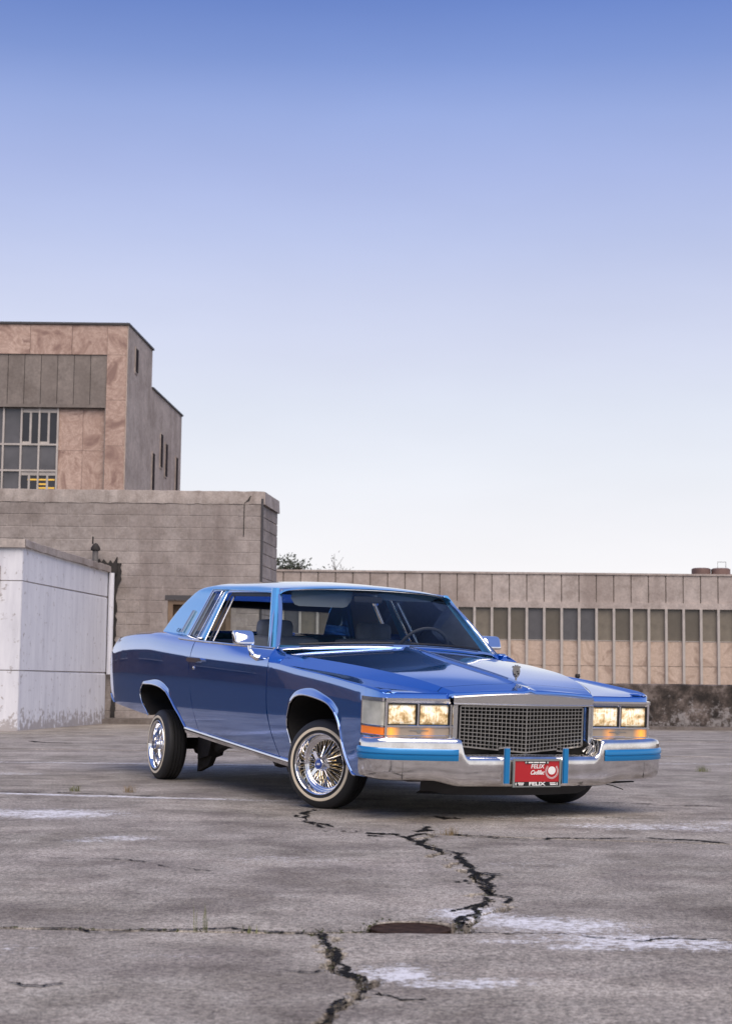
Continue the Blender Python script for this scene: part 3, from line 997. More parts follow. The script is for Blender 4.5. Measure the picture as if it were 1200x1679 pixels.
# ================================================================== LOW STAINED WALL on the right
lw = MB()
rows = []
r = random.Random(3)
for x in np.linspace(-1.62, 30, 160):
    rows.append([(x, 29.26, -.02), (x, 29.24 + r.uniform(-.006, .006), .38), (x, 29.24, .765 + r.uniform(-.006, .004)), (x, 29.27, .79 + r.uniform(-.005, .005)), (x, 29.55, .79), (x, 29.55, -.02)])
lw.grid(rows)
lwo = lw.build('low_wall', M['stained'], None, 40)
tag(lwo, 'low black-stained concrete wall with white lime streaks behind the car nose', 'wall')
k2 = MB().grid([[(x, 29.0 + random.uniform(-.01, .01), -.02), (x, 29.01, .05 + random.uniform(-.006, .006)), (x, 29.2, .06), (x, 29.235, .06)] for x in np.linspace(-1.6, 30, 90)]).build('kerb', M['kerb'], None, 30)
tag(k2, 'thin brown kerb strip along the foot of the low stained wall', 'kerb')
pc = MB().tube([(3.755, 29.4, .79), (3.755, 29.4, .86), (3.755, 29.4, .90)], [.02, .02, .045], 10)
pc.tube([(3.755, 29.4, .90), (3.755, 29.4, .95)], [.05, .04], 10)
pco = pc.build('pipe_stub', M['asphalt_tar'], None, 40)
tag(pco, 'tiny dark capped pipe stub on the low wall above the hood', 'pipe')

# ================================================================== LONG WINDOWED BUILDING
lb = empty('long_building', (4.0, 60, 0))
tag(lb, 'long low building with a row of slim mullions and pink stone panels', 'building')
pitch = .6276
xk = [12.105 + pitch * k for k in range(-30, 12)]
put('wall', MB().box((xk[0] - .3, 60.16, -.05), (xk[-1] + .3, 66, 4.70)), M['panel_dk'], lb)
put('roof_coping', MB().box((xk[0] - .35, 59.93, 4.715), (xk[-1] + .35, 66.05, 4.785)), M['panel'], lb)
put('fascia_backing', MB().box((xk[0] - .3, 60.02, 3.60), (xk[-1] + .3, 60.159, 4.714)), M['panel_dk'], lb)
put('fascia_sill', MB().box((xk[0] - .35, 59.93, 3.50), (xk[-1] + .35, 60.159, 3.72)), M['panel'], lb)
fas_me = MB().box((-pitch / 2 + .02, -.03, 3.721), (pitch / 2 - .02, .03, 4.714)).mesh('fascia_panel', M['panel'], 0)
mul_me = MB().box((-.045, -.10, .02), (.045, .06, 3.499)).mesh('mullion', M['mullion'], 0)
gls_me = [MB().box((-pitch / 2 + .046, .06, 2.36), (pitch / 2 - .046, .09, 3.499)).mesh('window_pane', M[m], 0) for m in ('win_olive', 'win_olive2', 'win_blind')]
st_me = [MB().box((-pitch / 2 + .046, .045, z0), (pitch / 2 - .046, .09, z1)).mesh('stone_panel', M['marble_lt'], 0) for z0, z1 in ((1.45, 2.33), (.02, 1.435))]
sil_me = MB().box((-pitch / 2 + .046, .03, 2.335), (pitch / 2 - .046, .09, 2.358)).mesh('window_sill', M['mullion'], 0)
for k, x in enumerate(xk):
    link_mesh('mullion', mul_me, lb, (x - 4, 0, 0))
    c = x + pitch / 2
    if k < len(xk) - 1:
        link_mesh('fascia_panel', fas_me, lb, (c - 4, random.uniform(-.004, .004), 0))
        link_mesh('window_pane', gls_me[random.choice((0, 1, 0, 1, 2))], lb, (c - 4, 0, 0))
        link_mesh('window_sill', sil_me, lb, (c - 4, 0, 0))
        for m in st_me:
            link_mesh('stone_panel', m, lb, (c - 4, 0, 0))
ru = empty('rooftop_vent', (12.7, 61, 4.785))
tag(ru, 'squat brown twin-drum vent on the long building roof at the right edge', 'vent')
M['brown'] = pmat('brown_metal', (.16, .10, .085), .7, vary=.3, vscale=2)
for x in (-.36, .36):
    MB().revolve([(0, .29), (.28, .285), (.35, .25), (.35, .0)], 20).xf(lambda p, x=x: (p[0] + x, p[2], p[1])).build('drum', M['brown'], ru)
MB().box((-.78, -.4, -.01), (.78, .4, .05)).build('curb_base', M['brown'], ru, 0)
MB().tube([(.25, 0, .28), (.25, 0, .52), (.55, 0, .52), (.55, 0, .28)], .012, 5).build('guard_wire', M['pipe'], ru)

# ================================================================== MARBLE TOWER at the left
tw = empty('marble_tower', (-8.1, 55, 0))
tag(tw, 'tall pink marble clad block with windows at the upper left', 'building')
TT = 12.66
cor = MB()
cor.prism([(-20, 55.35), (-8.105, 55.35), (-8.105, 55.12), (-8.06, 55.10), (-7.80, 59.4), (-20, 59.4)], -.05, TT)
put('core', cor, M['sidewall'], tw)
put('rear_wing', MB().prism([(-20, 59.402), (-7.80, 59.402), (-7.41, 65.8), (-20, 65.8)], -.05, 11.27), M['sidewall'], tw)
put('roof_coping', MB().prism([(-20.05, 55.05), (-8.03, 55.05), (-7.74, 59.45), (-20.05, 59.45)], TT + .001, TT + .07), M['roof_dark'], tw)
put('wing_coping', MB().prism([(-20, 59.451), (-7.74, 59.451), (-7.35, 65.85), (-20, 65.85)], 11.271, 11.33), M['roof_dark'], tw)
def slabp(name, x0, x1, z0, z1, y0, mat, th=.04):
    return put(name, MB().box((x0, y0, z0), (x1, y0 + th, z1)), mat, tw)
for x0, x1 in ((-9.95, -8.768), (-11.36, -9.962), (-12.75, -11.372), (-14.2, -12.762), (-15.8, -14.212)):
    slabp('marble_panel', x0, x1, 11.64, TT - .005, 55.11, M['marble'])
for z0, z1 in ((11.64, TT - .005), (10.1, 11.632), (8.55, 10.092), (7.0, 8.542), (5.4, 6.992), (3.8, 5.392)):
    slabp('marble_panel', -8.76, -8.11, z0, z1, 55.11, M['marble'])
for z0, z1, x0, x1 in ((8.40, 9.80, -10.35, -9.55), (8.40, 9.80, -9.542, -8.79), (6.8, 8.392, -10.35, -9.55), (6.8, 8.392, -9.542, -8.79), (5, 6.79, -10.35, -8.79)):
    slabp('marble_panel', x0, x1, z0, z1, 55.30, M['marble'])
put('corner_return', MB().hexa([(-8.104, 55.11, 3.8), (-8.062, 55.105, 3.8), (-8.02, 55.80, 3.8), (-8.10, 55.80, 3.8), (-8.104, 55.11, TT - .005), (-8.062, 55.105, TT - .005), (-8.02, 55.80, TT - .005), (-8.10, 55.80, TT - .005)]), M['marble_lt'], tw)
put('bay_reveal', MB().box((-8.788, 55.112, 3.8), (-8.762, 55.349, 9.83)), M['panel_dk'], tw)
# band of grey panels
for k in range(13):
    x1 = -8.768 - k * .555
    slabp('grey_panel', x1 - .535, x1, 9.95, 11.632, 55.15, M['panel_dk'])
put('panel_rail', MB().box((-16, 55.13, 9.835), (-8.764, 55.30, 9.945)), M['panel_dk'], tw)
put('panel_backing', MB().box((-16, 55.192, 9.946), (-8.764, 55.34, 11.638)), M['roof_dark'], tw)
# window wall: columns of panes between mullions
cols = [-10.38, -11.0, -11.6, -12.2, -12.82, -13.42, -14.03, -14.64]
zrow = [9.83, 8.585, 7.70, 6.8, 5.4]
for i, (xr, xl) in enumerate(zip(cols[:-1], cols[1:])):
    for j, (zt, zb) in enumerate(zip(zrow[:-1], zrow[1:])):
        mat = M['win_dark'] if (i < 2 and j == 0) or (i < 2 and j == 2) else M['win_blind']
        slabp('window_pane', xl + .03, xr - .03, zb + .03, zt - .03, 55.31, mat, .02)
        if i < 2 and j in (0, 2):
            w = put('sash', MB().box((xl + .031, 55.28, zt - .16), (xr - .031, 55.309, zt - .031)), M['mullion'], tw)
            put('sash_bar', MB().box(((xl + xr) / 2 - .035, 55.28, zb + .031), ((xl + xr) / 2 + .035, 55.309, zt - .161)), M['mullion'], tw)
            put('sash_foot', MB().box((xl + .031, 55.282, zb + .031), ((xl + xr) / 2 - .036, 55.309, zb + .10)), M['mullion'], tw)
for x in cols:
    put('mullion', MB().box((x - .03, 55.24, 5.0), (x + .03, 55.33, 9.83)), M['mullion'], tw)
for z in zrow[1:4]:
    put('transom', MB().box((cols[-1], 55.245, z - .03), (cols[0], 55.329, z + .03)), M['mullion'], tw)
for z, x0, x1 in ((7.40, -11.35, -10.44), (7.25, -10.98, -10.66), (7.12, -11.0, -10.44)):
    put('glowing_yellow_rail', MB().box((x0, 55.295, z - .025), (x1, 55.312, z + .025)), M['yellow'], tw)
# slit windows in the flank
def flank(x, y, z0, z1, w=.45, sl=.0604):
    mb = MB().hexa([(x + .05, y, z0), (x + .05 + sl * w, y + w, z0), (x - .2 + sl * w, y + w, z0), (x - .2, y, z0), (x + .05, y, z1), (x + .05 + sl * w, y + w, z1), (x - .2 + sl * w, y + w, z1), (x - .2, y, z1)])
    o = put('slit_window', mb, M['slit'], tw)
    e = .06
    fr = MB()
    for ya, yb, za, zb in ((y - e, y, z0 - e, z1 + e), (y + w, y + w + e, z0 - e, z1 + e), (y, y + w, z0 - e, z0), (y, y + w, z1, z1 + e)):
        d = sl * (ya - y)
        fr.hexa([(x + .03 + d, ya, za), (x + .03 + sl * (yb - y), yb, za), (x - .1, yb, za), (x - .1, ya, za), (x + .03 + d, ya, zb), (x + .03 + sl * (yb - y), yb, zb), (x - .1, yb, zb), (x - .1, ya, zb)])
    put('window_surround', fr, M['sidewall'], tw)
fx1 = lambda y: -8.06 + .26 * (y - 55.1) / 4.3
fx2 = lambda y: -7.80 + .39 * (y - 59.4) / 6.4
flank(fx1(56.3), 56.3, 11.3, 12.1, .35)
for y, z0, z1 in ((59.75, 7.6, 8.95), (61.3, 8.66, 9.88), (62.3, 8.44, 9.66), (64.6, 7.6, 9.45)):
    flank(fx2(y), y, z0, z1, .35)

# ================================================================== BRICK BUILDING off to the left (mirrored in the doors)
bw = empty('brick_warehouse', (-26, 30, 0))
tag(bw, 'long low brown brick building mirrored in the car doors', 'building')
put('wall', MB().box((-34, 33, -.05), (-24, 62, 2.7)), M['brick_far'], bw)
put('coping', MB().box((-34.1, 32.9, 2.7), (-23.9, 62.1, 2.85)), M['cap'], bw)
for k in range(6):
    y = 34 + k * 4.6
    put('window', MB().box((-23.99, y, 1.3), (-23.94, y + 2.2, 2.3)), M['win_blind'], bw)
    put('window_sill', MB().box((-23.99, y - .1, 1.15), (-23.85, y + 2.3, 1.28)), M['cap'], bw)

# ================================================================== TREES beyond the roof
def leaf_mat(name, c):
    return pmat(name, c, .7, vary=.4, vscale=3)
M['leaf'] = leaf_mat('dark_leaf', (.035, .045, .022))
M['leaf_dry'] = leaf_mat('autumn_leaf', (.09, .06, .03))
M['bark'] = pmat('bark', (.07, .052, .042), .9, vary=.3, vscale=6)
def tree(x, y, h, spread, seed, leaves, label):
    r = random.Random(seed)
    t = empty('tree', (x, y, 0))
    tag(t, label, 'tree', 'trees beyond the long building')
    mb = MB()
    tips = []
    def branch(p, d, l, rad, depth):
        q = p + d * l
        mid = p.lerp(q, .5) + Vector((r.uniform(-.06, .06), r.uniform(-.06, .06), 0)) * l
        mb.tube([p, mid, q], [rad, rad * .8, rad * .6], 5 if depth < 2 else 3, caps=False)
        if depth >= 4:
            tips.append(q)
            return
        for _ in range(3 if depth < 3 else 3):
            nd = (d + Vector((r.gauss(0, .5), r.gauss(0, .5), r.uniform(-.1, .45))) * spread).normalized()
            branch(q, nd, l * r.uniform(.58, .8), rad * .58, depth + 1)
        tips.append(q)
    branch(Vector((0, 0, -.1)), Vector((0, 0, 1)), h * .36, h * .022, 0)
    mb.build('trunk', M['bark'], t, 0)
    if leaves:
        lm = MB()
        for tip in tips:
            for _ in range(leaves):
                c = tip + Vector((r.gauss(0, .22), r.gauss(0, .22), r.gauss(0, .18)))
                a, b2 = Vector((r.gauss(0, 1), r.gauss(0, 1), r.gauss(0, 1))).normalized() * .08, Vector((r.gauss(0, 1), r.gauss(0, 1), r.gauss(0, 1))).normalized() * .05
                lm.add([c - a, c + b2, c + a, c - b2], [(0, 1, 2, 3)])
        lm.build('crown', M['leaf'], t, 0)
    return t
tree(-4.3, 84, 7.4, .75, 3, 20, 'dark leafy tree just right of the block building roof')
tree(-2.6, 86, 7.1, .85, 8, 2, 'sparse thin-twigged tree above the long roof, left of the other bare one')
tree(-1.2, 87, 6.6, .9, 15, 1, 'bare-twigged tree barely topping the long roof, rightmost of the trees')

# ================================================================== THE CAR
CAR_YAW = R(24.54)
car = empty('coupe', (0.508, 10.645, 0.0), CAR_YAW - math.pi / 2)
tag(car, 'glossy royal blue two-door lowrider coupe with raised rear and wire wheels', 'car')
PITCH, ROLLB = R(3.24), -0.009
def Tb(p):
    """body frame -> car frame (tail jacked up, nose down)"""
    x, y, z = p[0], p[1], p[2] - 0.289
    z, y = z + y * ROLLB, y - z * ROLLB
    return (x * math.cos(PITCH) + z * math.sin(PITCH), y, -x * math.sin(PITCH) + z * math.cos(PITCH) + 0.226)
o_, ex, ey, ez = (Vector(Tb(q)) for q in ((0, 0, 0), (1, 0, 0), (0, 1, 0), (0, 0, 1)))
TB4 = Matrix.Identity(4)
for k_, c_ in enumerate((ex - o_, ey - o_, ez - o_)):
    TB4.col[k_] = (*c_, 0)
TB4.col[3] = (*o_, 1)
def part(name, mb, mat, parent=None, angle=35):
    return mb.xf(Tb).build(name, mat, parent if parent is not None else car, angle)

# ---- surface functions, body frame: x forward from the front axle, y left, z up
_th = pchip([(.20, -26), (.25, -22), (.30, -17), (.36, -11.5), (.45, -7.5), (.55, -5), (.65, -3.7), (.72, -2.7), (.78, -1.4), (.82, .2), (.85, 2.0), (.88, 4.5), (.90, 7),
             (.915, 9.5), (.93, 12), (.955, 17), (.975, 24), (.985, 36), (1.0, 50)])      # lean of the body side in degrees
_zz = np.linspace(.20, 1.0, 161)
_yy = [0.0]
for _p, _q in zip(_zz[:-1], _zz[1:]):
    _yy.append(_yy[-1] - math.tan(R(_th((_p + _q) / 2))) * (_q - _p))
_yy = np.array(_yy)
_yy += .948 - np.interp(.80, _zz, _yy)
prof = lambda z: float(np.interp(z, _zz, _yy))
_dy = pchip([(.20, 0), (.905, 0), (.925, .004), (.95, .020), (.975, .042), (.985, .050), (1.0, .055)])      # stronger tumblehome towards the cowl
taper = pchip([(-4.72, .085), (-4.56, .06), (-4.2, .032), (-3.6, .012), (-2.8, 0), (-.5, 0), (.2, .004), (.6, .010), (.79, .018), (.88, .034), (.95, .07)])
zsill = pchip([(-.7, .992), (-2.3, .985), (-3.0, .993), (-3.3, .998), (-3.65, .985), (-4.165, .95), (-4.45, .915)])
zA = pchip([(-1.2, .906), (-.6, .905), (-.2, .887), (.2, .873), (.55, .854), (.8, .839), (.95, .822)])
def W(x, z):
    ref, std = (zA(x), .905) if x > -.70 else (zsill(x), .985)
    zz = z + (std - ref) * sstep(.45, ref, z)
    return prof(zz) - taper(x) - _dy(zz) * sstep(-1.75, -.85, x)

yB = pchip([(-.9, .918), (-.72, .914), (-.4, .89), (0, .835), (.25, .785), (.5, .70), (.75, .59), (.95, .487), (1.05, .472)])
zB = pchip([(-.9, .905), (-.72, .901), (-.4, .897), (0, .886), (.25, .875), (.5, .858), (.75, .838), (.95, .822), (1.05, .812)])
yC = pchip([(-.9, .825), (-.5, .785), (-.1, .715), (.3, .645), (.65, .555), (.98, .458), (1.05, .44)])
zC = pchip([(-.9, .966), (-.5, .957), (-.1, .943), (.3, .923), (.65, .891), (.9, .850), (1.0, .828)])
zD = pchip([(-.9, 1.045), (-.66, 1.04), (-.39, 1.023), (-.077, .993), (.3, .957), (.874, .894), (1.02, .868), (1.06, .858)])

def ring_panel(s, arch, outer, Ks, whole=True):
    A = []
    O = []
    for a, o, k in zip(arch, outer, Ks):
        ra, ro = resample(a, k), resample(o, k, False)
        A += ra if not A else ra[1:]
        O += ro if not O else ro[1:]
    n = len(A)
    seg = [np.linalg.norm(A[i + 1] - A[i]) for i in range(n - 1)]
    cum = np.concatenate([[0], np.cumsum(seg)]) / sum(seg)
    rows = []
    lip = []
    ds = [0, .008, .018, .03, .040, .047, .054, .07]
    for i in range(n):
        L = np.linalg.norm(O[i] - A[i])
        w = sstep(.17, .34, cum[i]) * (1 - sstep(.62, .82, cum[i]))
        taus = [min(d / L, .5) for d in ds]
        t0 = taus[-1]
        taus += [t0 + (1 - t0) * (j / 22.0) ** 1.25 for j in range(1, 23)]
        row = []
        for j, t in enumerate(taus):
            p = A[i] + (O[i] - A[i]) * t
            d = t * L
            fl = .014 * w * max(0, 1 - (d / .042)) ** .9 + .003 * (1 - w) * max(0, 1 - d / .02)
            y = W(p[0], p[1]) + fl
            row.append((p[0], s * y, p[1]))
        lip.append((A[i][0], s * (W(*A[i]) + .014 * w + .003 * (1 - w) + .002), A[i][1]))
        inner = (A[i][0], row[0][1] - s * .05, A[i][1])
        edge = (row[-1][0], row[-1][1] - s * .03, row[-1][2])
        rows.append(row + [edge])
    return rows, lip, A

FA = [[(-.295, .300), (-.302, .369), (-.315, .433), (-.352, .506), (-.348, .583), (-.284, .671)],
      [(-.284, .671), (-.181, .721), (-.055, .740), (.155, .733), (.305, .715), (.39, .677)],
      [(.39, .677), (.447, .605), (.479, .489), (.522, .399), (.578, .330), (.61, .321)]]
FO = [[(-.536, .300), (-.586, .368), (-.665, .479), (-.716, .612), (-.711, .81), (-.70, .9055)],
      [(x, zA(x)) for x in np.linspace(-.70, .79, 24)],
      [(.79, zA(.79)), (.79, .70), (.79, .56), (.78, .42), (.745, .328)]]
RA = [[(-3.385, .350), (-3.425, .386), (-3.532, .447), (-3.566, .517), (-3.524, .565), (-3.44, .599)],
      [(-3.44, .599), (-3.178, .609), (-2.962, .600), (-2.83, .575)],
      [(-2.83, .575), (-2.759, .533), (-2.671, .472), (-2.561, .415), (-2.452, .338)]]
RO = [[(-4.505, .371), (-4.61, .41), (-4.675, .5), (-4.68, .631), (-4.63, .74), (-4.52, .852), (-4.40, zsill(-4.40))],
      [(x, zsill(x)) for x in np.linspace(-4.40, -2.268, 24)],
      [(-2.268, zsill(-2.268)), (-2.29, .885), (-2.312, .794), (-2.260, .542), (-2.171, .372), (-2.142, .336)]]

zrock = pchip([(-2.6, .338), (-2.3, .333), (-.3, .300), (0, .296)])

xLd = pchip([(.30, -.546), (.368, -.596), (.479, -.675), (.612, -.726), (.81, -.721), (.9, -.710), (.95, -.74), (1.0, -.81)])   # door front edge
xRd = pchip([(.30, -2.121), (.372, -2.161), (.542, -2.250), (.794, -2.302), (.885, -2.280), (.96, -2.258), (1.0, -2.256)])        # door rear edge
for s, side in ((-1, 'right'), (1, 'left')):
    # ---- front fender
    rows, lip, arch = ring_panel(s, FA, FO, (16, 40, 18))
    mb = MB().grid(rows)
    top = []
    for x in np.concatenate([np.linspace(-.72, .79, 40), np.linspace(.80, .95, 12)]):
        a = W(x, zA(x)); b = yB(x) + .003
        w = max(a - b, .004)
        l1, l2, l3 = min(.010, .2 * w), min(.024, .35 * w), min(.045, .5 * w)
        pts = [(a, zA(x)), (a - l1, zA(x) + .006 * min(1, w / .05)), (a - l2, zA(x) + .004 * min(1, w / .05)), (a - l3, zA(x) - .006 * min(1, w / .08))]
        for t in np.linspace(.12, 1, 10):
            y = (a - l3) + (b - a + l3) * t
            pts.append((y, zA(x) - .006 * min(1, w / .08) * (1 - t) + (zB(x) - zA(x)) * t))
        pts.append((b, zB(x) - .03))
        top.append([(x, s * y, z) for y, z in pts])
    mb.grid(top)
    fender = part('fender', mb, M['paint'])
    part('wheel_arch_trim', MB().tube(lip, .0058, 6, ry=.8), M['chrome'], fender)
    # cowl corner between door, hood and windscreen pillar
    cc = []
    for z in np.linspace(.900, .988, 14):
        p = Vector((xLd(z) + .008, s * W(-.701, z), z))
        q = min(1, max(0, (z - zB(-.7)) / (zC(-.7) - zB(-.7))))
        e = Vector((-.66 - .20 * sstep(.93, .988, z), s * (yB(-.7) + (yC(-.7) - yB(-.7)) * q - .012), z + .004))
        cc.append([p + Vector((0, -s * .012, 0))] + [p.lerp(e, t) + Vector((0, 0, .004 * math.sin(math.pi * t))) for t in np.linspace(0, 1, 6)])
    part('cowl_corner', MB().grid(cc), M['paint'], fender)
    # small raised marker on the fender tip
    tipm = MB()
    tx = .875
    tipm.grid([[(tx + .065 * math.cos(a) * math.cos(e), s * (.842 + .028 * math.sin(a) * math.cos(e)), zA(tx) - .004 + .011 * math.sin(e))
                for a in np.linspace(0, 2 * math.pi, 18, endpoint=False)] for e in np.linspace(0, math.pi / 2, 6)], close_j=True)
    part('fender_marker', tipm, M['paint'], fender)

    # ---- wheel wells
    for arc, d in ((FA, 'f'), (RA, 'r')):
        A = [p for k, run in enumerate(arc) for p in (resample(run, 14) if k == 0 else resample(run, 14)[1:])]
        mb = MB()
        mb.grid([[(p[0], s * (W(*p) - .004), p[1]), (p[0], s * .48, p[1] + .03)] for p in A])
        mb.add([(p[0], s * .48, p[1] + .03) for p in A], [tuple(range(len(A)))])
        part('wheel_well', mb, M['black'])

    # ---- door
    rowsd = []
    for u in np.linspace(0, 1, 60):
        row = []
        x0 = xLd(.6) + (xRd(.6) - xLd(.6)) * u
        zb, zt = zrock(x0) + .004, zsill(x0)
        for v in np.linspace(0, 1, 40):
            z = zb + (zt - zb) * v
            x = xLd(z) + (xRd(z) - xLd(z)) * u
            row.append((x, s * W(min(x, -.701), z), z))
        row = [(row[0][0], row[0][1] - s * .03, row[0][2])] + row + [(row[-1][0], row[-1][1] - s * .05, row[-1][2] - .002)]
        if u == 0:
            rowsd.append([(p[0], p[1] - s * .012, p[2]) for p in row])
        rowsd.append(row)
    rowsd.append([(p[0], p[1] - s * .012, p[2]) for p in rowsd[-1]])
    door = part('door', MB().grid(rowsd), M['paint'])
    # handle: recessed flap with pull bar, and key lock
    hb = MB()
    hy = W(-2.15, .852)
    hpts = [(-2.33, .838), (-2.30, .862), (-2.02, .868), (-1.985, .858), (-1.99, .846), (-2.06, .842), (-2.10, .833), (-2.27, .830)]
    hb.prism([(x, z) for x, z in hpts], s * (hy - .004), s * (hy + .020), 'y')
    h = part('door_handle', hb, M['chrome'], door)
    kb = MB().revolve([(.0, -.008), (.012, -.008), (.014, -.002), (.014, .01)], 14)
    kb.xf(lambda p: (p[0] - 2.20, s * (W(-2.2, .79)) + (p[1] if s < 0 else -p[1]), p[2] + .79))
    part('key_lock', kb, M['chrome'], door)
    # inner door card
    dc = MB().hexa([(-.85, s * .80, .40), (-2.28, s * .80, .40), (-2.28, s * .85, .40), (-.85, s * .85, .40),
                    (-.92, s * .79, .965), (-2.28, s * .79, .965), (-2.28, s * .845, .965), (-.92, s * .845, .965)])
    part('door_card', dc, M['interior_dk'], door)
    # belt moulding
    bl = [(x, s * (W(x, zsill(x)) + .003), zsill(x) + .003) for x in np.linspace(-.80, -2.30, 20)]
    part('belt_moulding', MB().tube(bl, .008, 6), M['chrome'], door)

    # ---- quarter panel
    rows, lip, arch = ring_panel(s, RA, RO, (16, 30, 24))
    mb = MB().grid(rows)
    # shoulder of the quarter rolls over onto the deck
    deck = []
    for x in np.linspace(-4.40, -2.268, 30):
        y0, z0 = W(x, zsill(x)), zsill(x)
        deck.append([(x, s * (y0 - d), z0 + h) for d, h in ((0, 0), (.02, .011), (.05, .021), (.10, .030), (.16, .034))])
    mb.grid(deck)
    quarter = part('quarter_panel', mb, M['paint'])
    part('wheel_arch_trim', MB().tube(lip, .0058, 6, ry=.8), M['chrome'], quarter)
    bl = [(x, s * (W(x, zsill(x)) + .003), zsill(x) + .003) for x in np.linspace(-2.30, -2.65, 6)]
    part('belt_moulding', MB().tube(bl, .008, 6), M['chrome'], quarter)
    # tail fin: chrome edge, tall lens and bumper end
    rear = resample(RO[0], 26)
    tl = []
    for p in rear:
        y = W(p[0], p[1])
        tl.append([(p[0] - o, s * (y - i), p[1] + (.3 * o if p[1] > .8 else 0)) for o, i in ((0, .0), (.012, .002), (.028, .010), (.04, .03), (.045, .09), (.02, .16))])
    lamp = part('tail_fin', MB().grid(tl[4:]), M['chrome'])
    ln = [[(x - .006, y + s * .002, z) for x, y, z in r[2:5]] for r in tl[10:20]]
    part('tail_lamp', MB().grid(ln), M['red_lens'], lamp)
    part('rear_bumper_end', MB().grid([[(p[0] - .03, p[1] + s * .004, p[2]) for p in r] for r in tl[:6]]), M['bump_chrome'])

    # ---- rocker moulding
    rk = []
    for x in np.linspace(-.275, -2.445, 24):
        z = zrock(x)
        y = W(min(x, -.73), z + .01)
        rk.append([(x, s * yy, zz) for yy, zz in ((y - .02, z + .004), (y + .006, z + .004), (y + .010, z - .002), (y + .010, z - .014), (y + .003, z - .022), (y - .004, z - .040), (y - .05, z - .048))])
    part('rocker_moulding', MB().grid(rk), M['chrome'])

# ---- deck lid and tail panel
mb = MB()
rows = []
for x in np.linspace(-4.60, -3.25, 24):
    xx = max(x, -4.44)
    yy = W(xx, zsill(xx)) - .15
    z0 = zsill(xx) + .033 - max(0, -4.44 - x) * .8
    rows.append([(x, y, z0 + .018 * (1 - (y / yy) ** 2)) for y in np.linspace(-yy, yy, 17)])
mb.grid(rows)
part('deck_lid', mb, M['paint'])
part('tail_panel', MB().grid([[(-4.60 - .03 * math.sin(t * 3.1), y, .36 + .56 * t) for y in np.linspace(-.82, .82, 9)] for t in np.linspace(0, 1, 9)]), M['paint'])

# ---- hood and nose panel
def hood_rows(x_of, n, lo, hi):
    rows = []
    for t in np.linspace(-1, 1, 81):
        row = []
        for k in np.linspace(0, 1, n):
            x = x_of(t, k)
            at = abs(t)
            # lateral layout: at 1 = shut line B, .80 = crease C, 0 = centre D
            if at > .80:
                q = (1 - at) / .20
                y = yB(x) + (yC(x) - yB(x)) * q
                z = zB(x) + (zC(x) - zB(x)) * (q * 1.12 - .12 * q * q if q < 1 else 1)
            else:
                q = 1 - at / .80
                y = yC(x) * (1 - q)
                z = zC(x) + (zD(x) - .010 - zC(x)) * (q + .12 * math.sin(math.pi * q)) + .010 * max(0, 1 - abs(y) / .035) ** .8
            row.append((x, math.copysign(y, t) if t else 0.0, z))
        rows.append(row)
    return rows
def x_rear(t):
    return -.64 - .275 * abs(t) ** 1.9
def x_nose(t):
    return 1.045 - .055 * min(1, abs(t) / .8) ** 1.4 - .03 * max(0, (abs(t) - .8) / .2)
SEAM = .880
rows = hood_rows(lambda t, k: x_rear(t) + (SEAM - .003 - x_rear(t)) * k, 60, 0, 1)
rows = [r + [(r[-1][0], r[-1][1], r[-1][2] - .03)] for r in rows]
rows = [[(p[0], p[1] + .0, p[2] - .03) for p in rows[0]]] + rows + [[(p[0], p[1], p[2] - .03) for p in rows[-1]]]
hood = part('hood', MB().grid(rows), M['paint'], angle=12)
rows = hood_rows(lambda t, k: SEAM + .003 + (x_nose(t) - SEAM - .003) * k, 16, 0, 1)
rows = [[(r[0][0], r[0][1], r[0][2] - .03)] + r + [(r[-1][0] + .006, r[-1][1], r[-1][2] - .005), (r[-1][0] + .008, r[-1][1], r[-1][2] - .016), (r[-1][0] - .01, r[-1][1], r[-1][2] - .03)] for r in rows]
rows = [[(p[0], p[1], p[2] - .05) for p in rows[0]]] + rows + [[(p[0], p[1], p[2] - .05) for p in rows[-1]]]
nose = part('nose_panel', MB().grid(rows), M['paint'], angle=14)
# centre spear and stand-up crest
sp = [(x, 0, zD(x) + .003) for x in np.linspace(-.55, .84, 30)]
part('hood_spear', MB().tube(sp, .0045, 6), M['grey_trim'], hood)
sb = MB()
for a, b, w0, w1 in ((.80, .92, .010, .017), (.92, 1.03, .017, .004)):
    sb.hexa([(a, -w0, zD(a) - .004), (b, -w1, zD(b) - .004), (b, w1, zD(b) - .004), (a, w0, zD(a) - .004),
             (a, -w0 * .5, zD(a) + .010), (b, -w1 * .5, zD(b) + .010), (b, w1 * .5, zD(b) + .010), (a, w0 * .5, zD(a) + .010)])
part('ornament_base', sb, M['chrome'], hood)
ob = MB()
zc0 = .945
shield = [(-.020, .030), (-.024, .010), (-.019, -.012), (-.008, -.026), (0, -.030), (.008, -.026), (.019, -.012), (.024, .010), (.020, .030)]
ob.prism([(y, zc0 + z) for y, z in shield], .872, .884, 'x')
crown = [(-.030, .032), (-.020, .030), (.020, .030), (.030, .032), (.022, .042), (.012, .038), (.008, .048), (0, .041), (-.008, .048), (-.012, .038), (-.022, .042)]
ob.prism([(y, zc0 + z) for y, z in crown], .874, .882, 'x')
ob.tube([(.876, 0, .895), (.878, 0, zc0 - .02)], .006, 8)
crest = part('hood_crest', ob, M['grille'], hood)
cb = MB()
for y0, z0 in ((-.013, -.008), (.004, .008), (-.004, -.018), (.010, -.004)):
    cb.box((.8845, y0 - .005, zc0 + z0 - .004), (.8862, y0 + .005, zc0 + z0 + .004))
part('crest_field', cb, M['gasket'], crest)

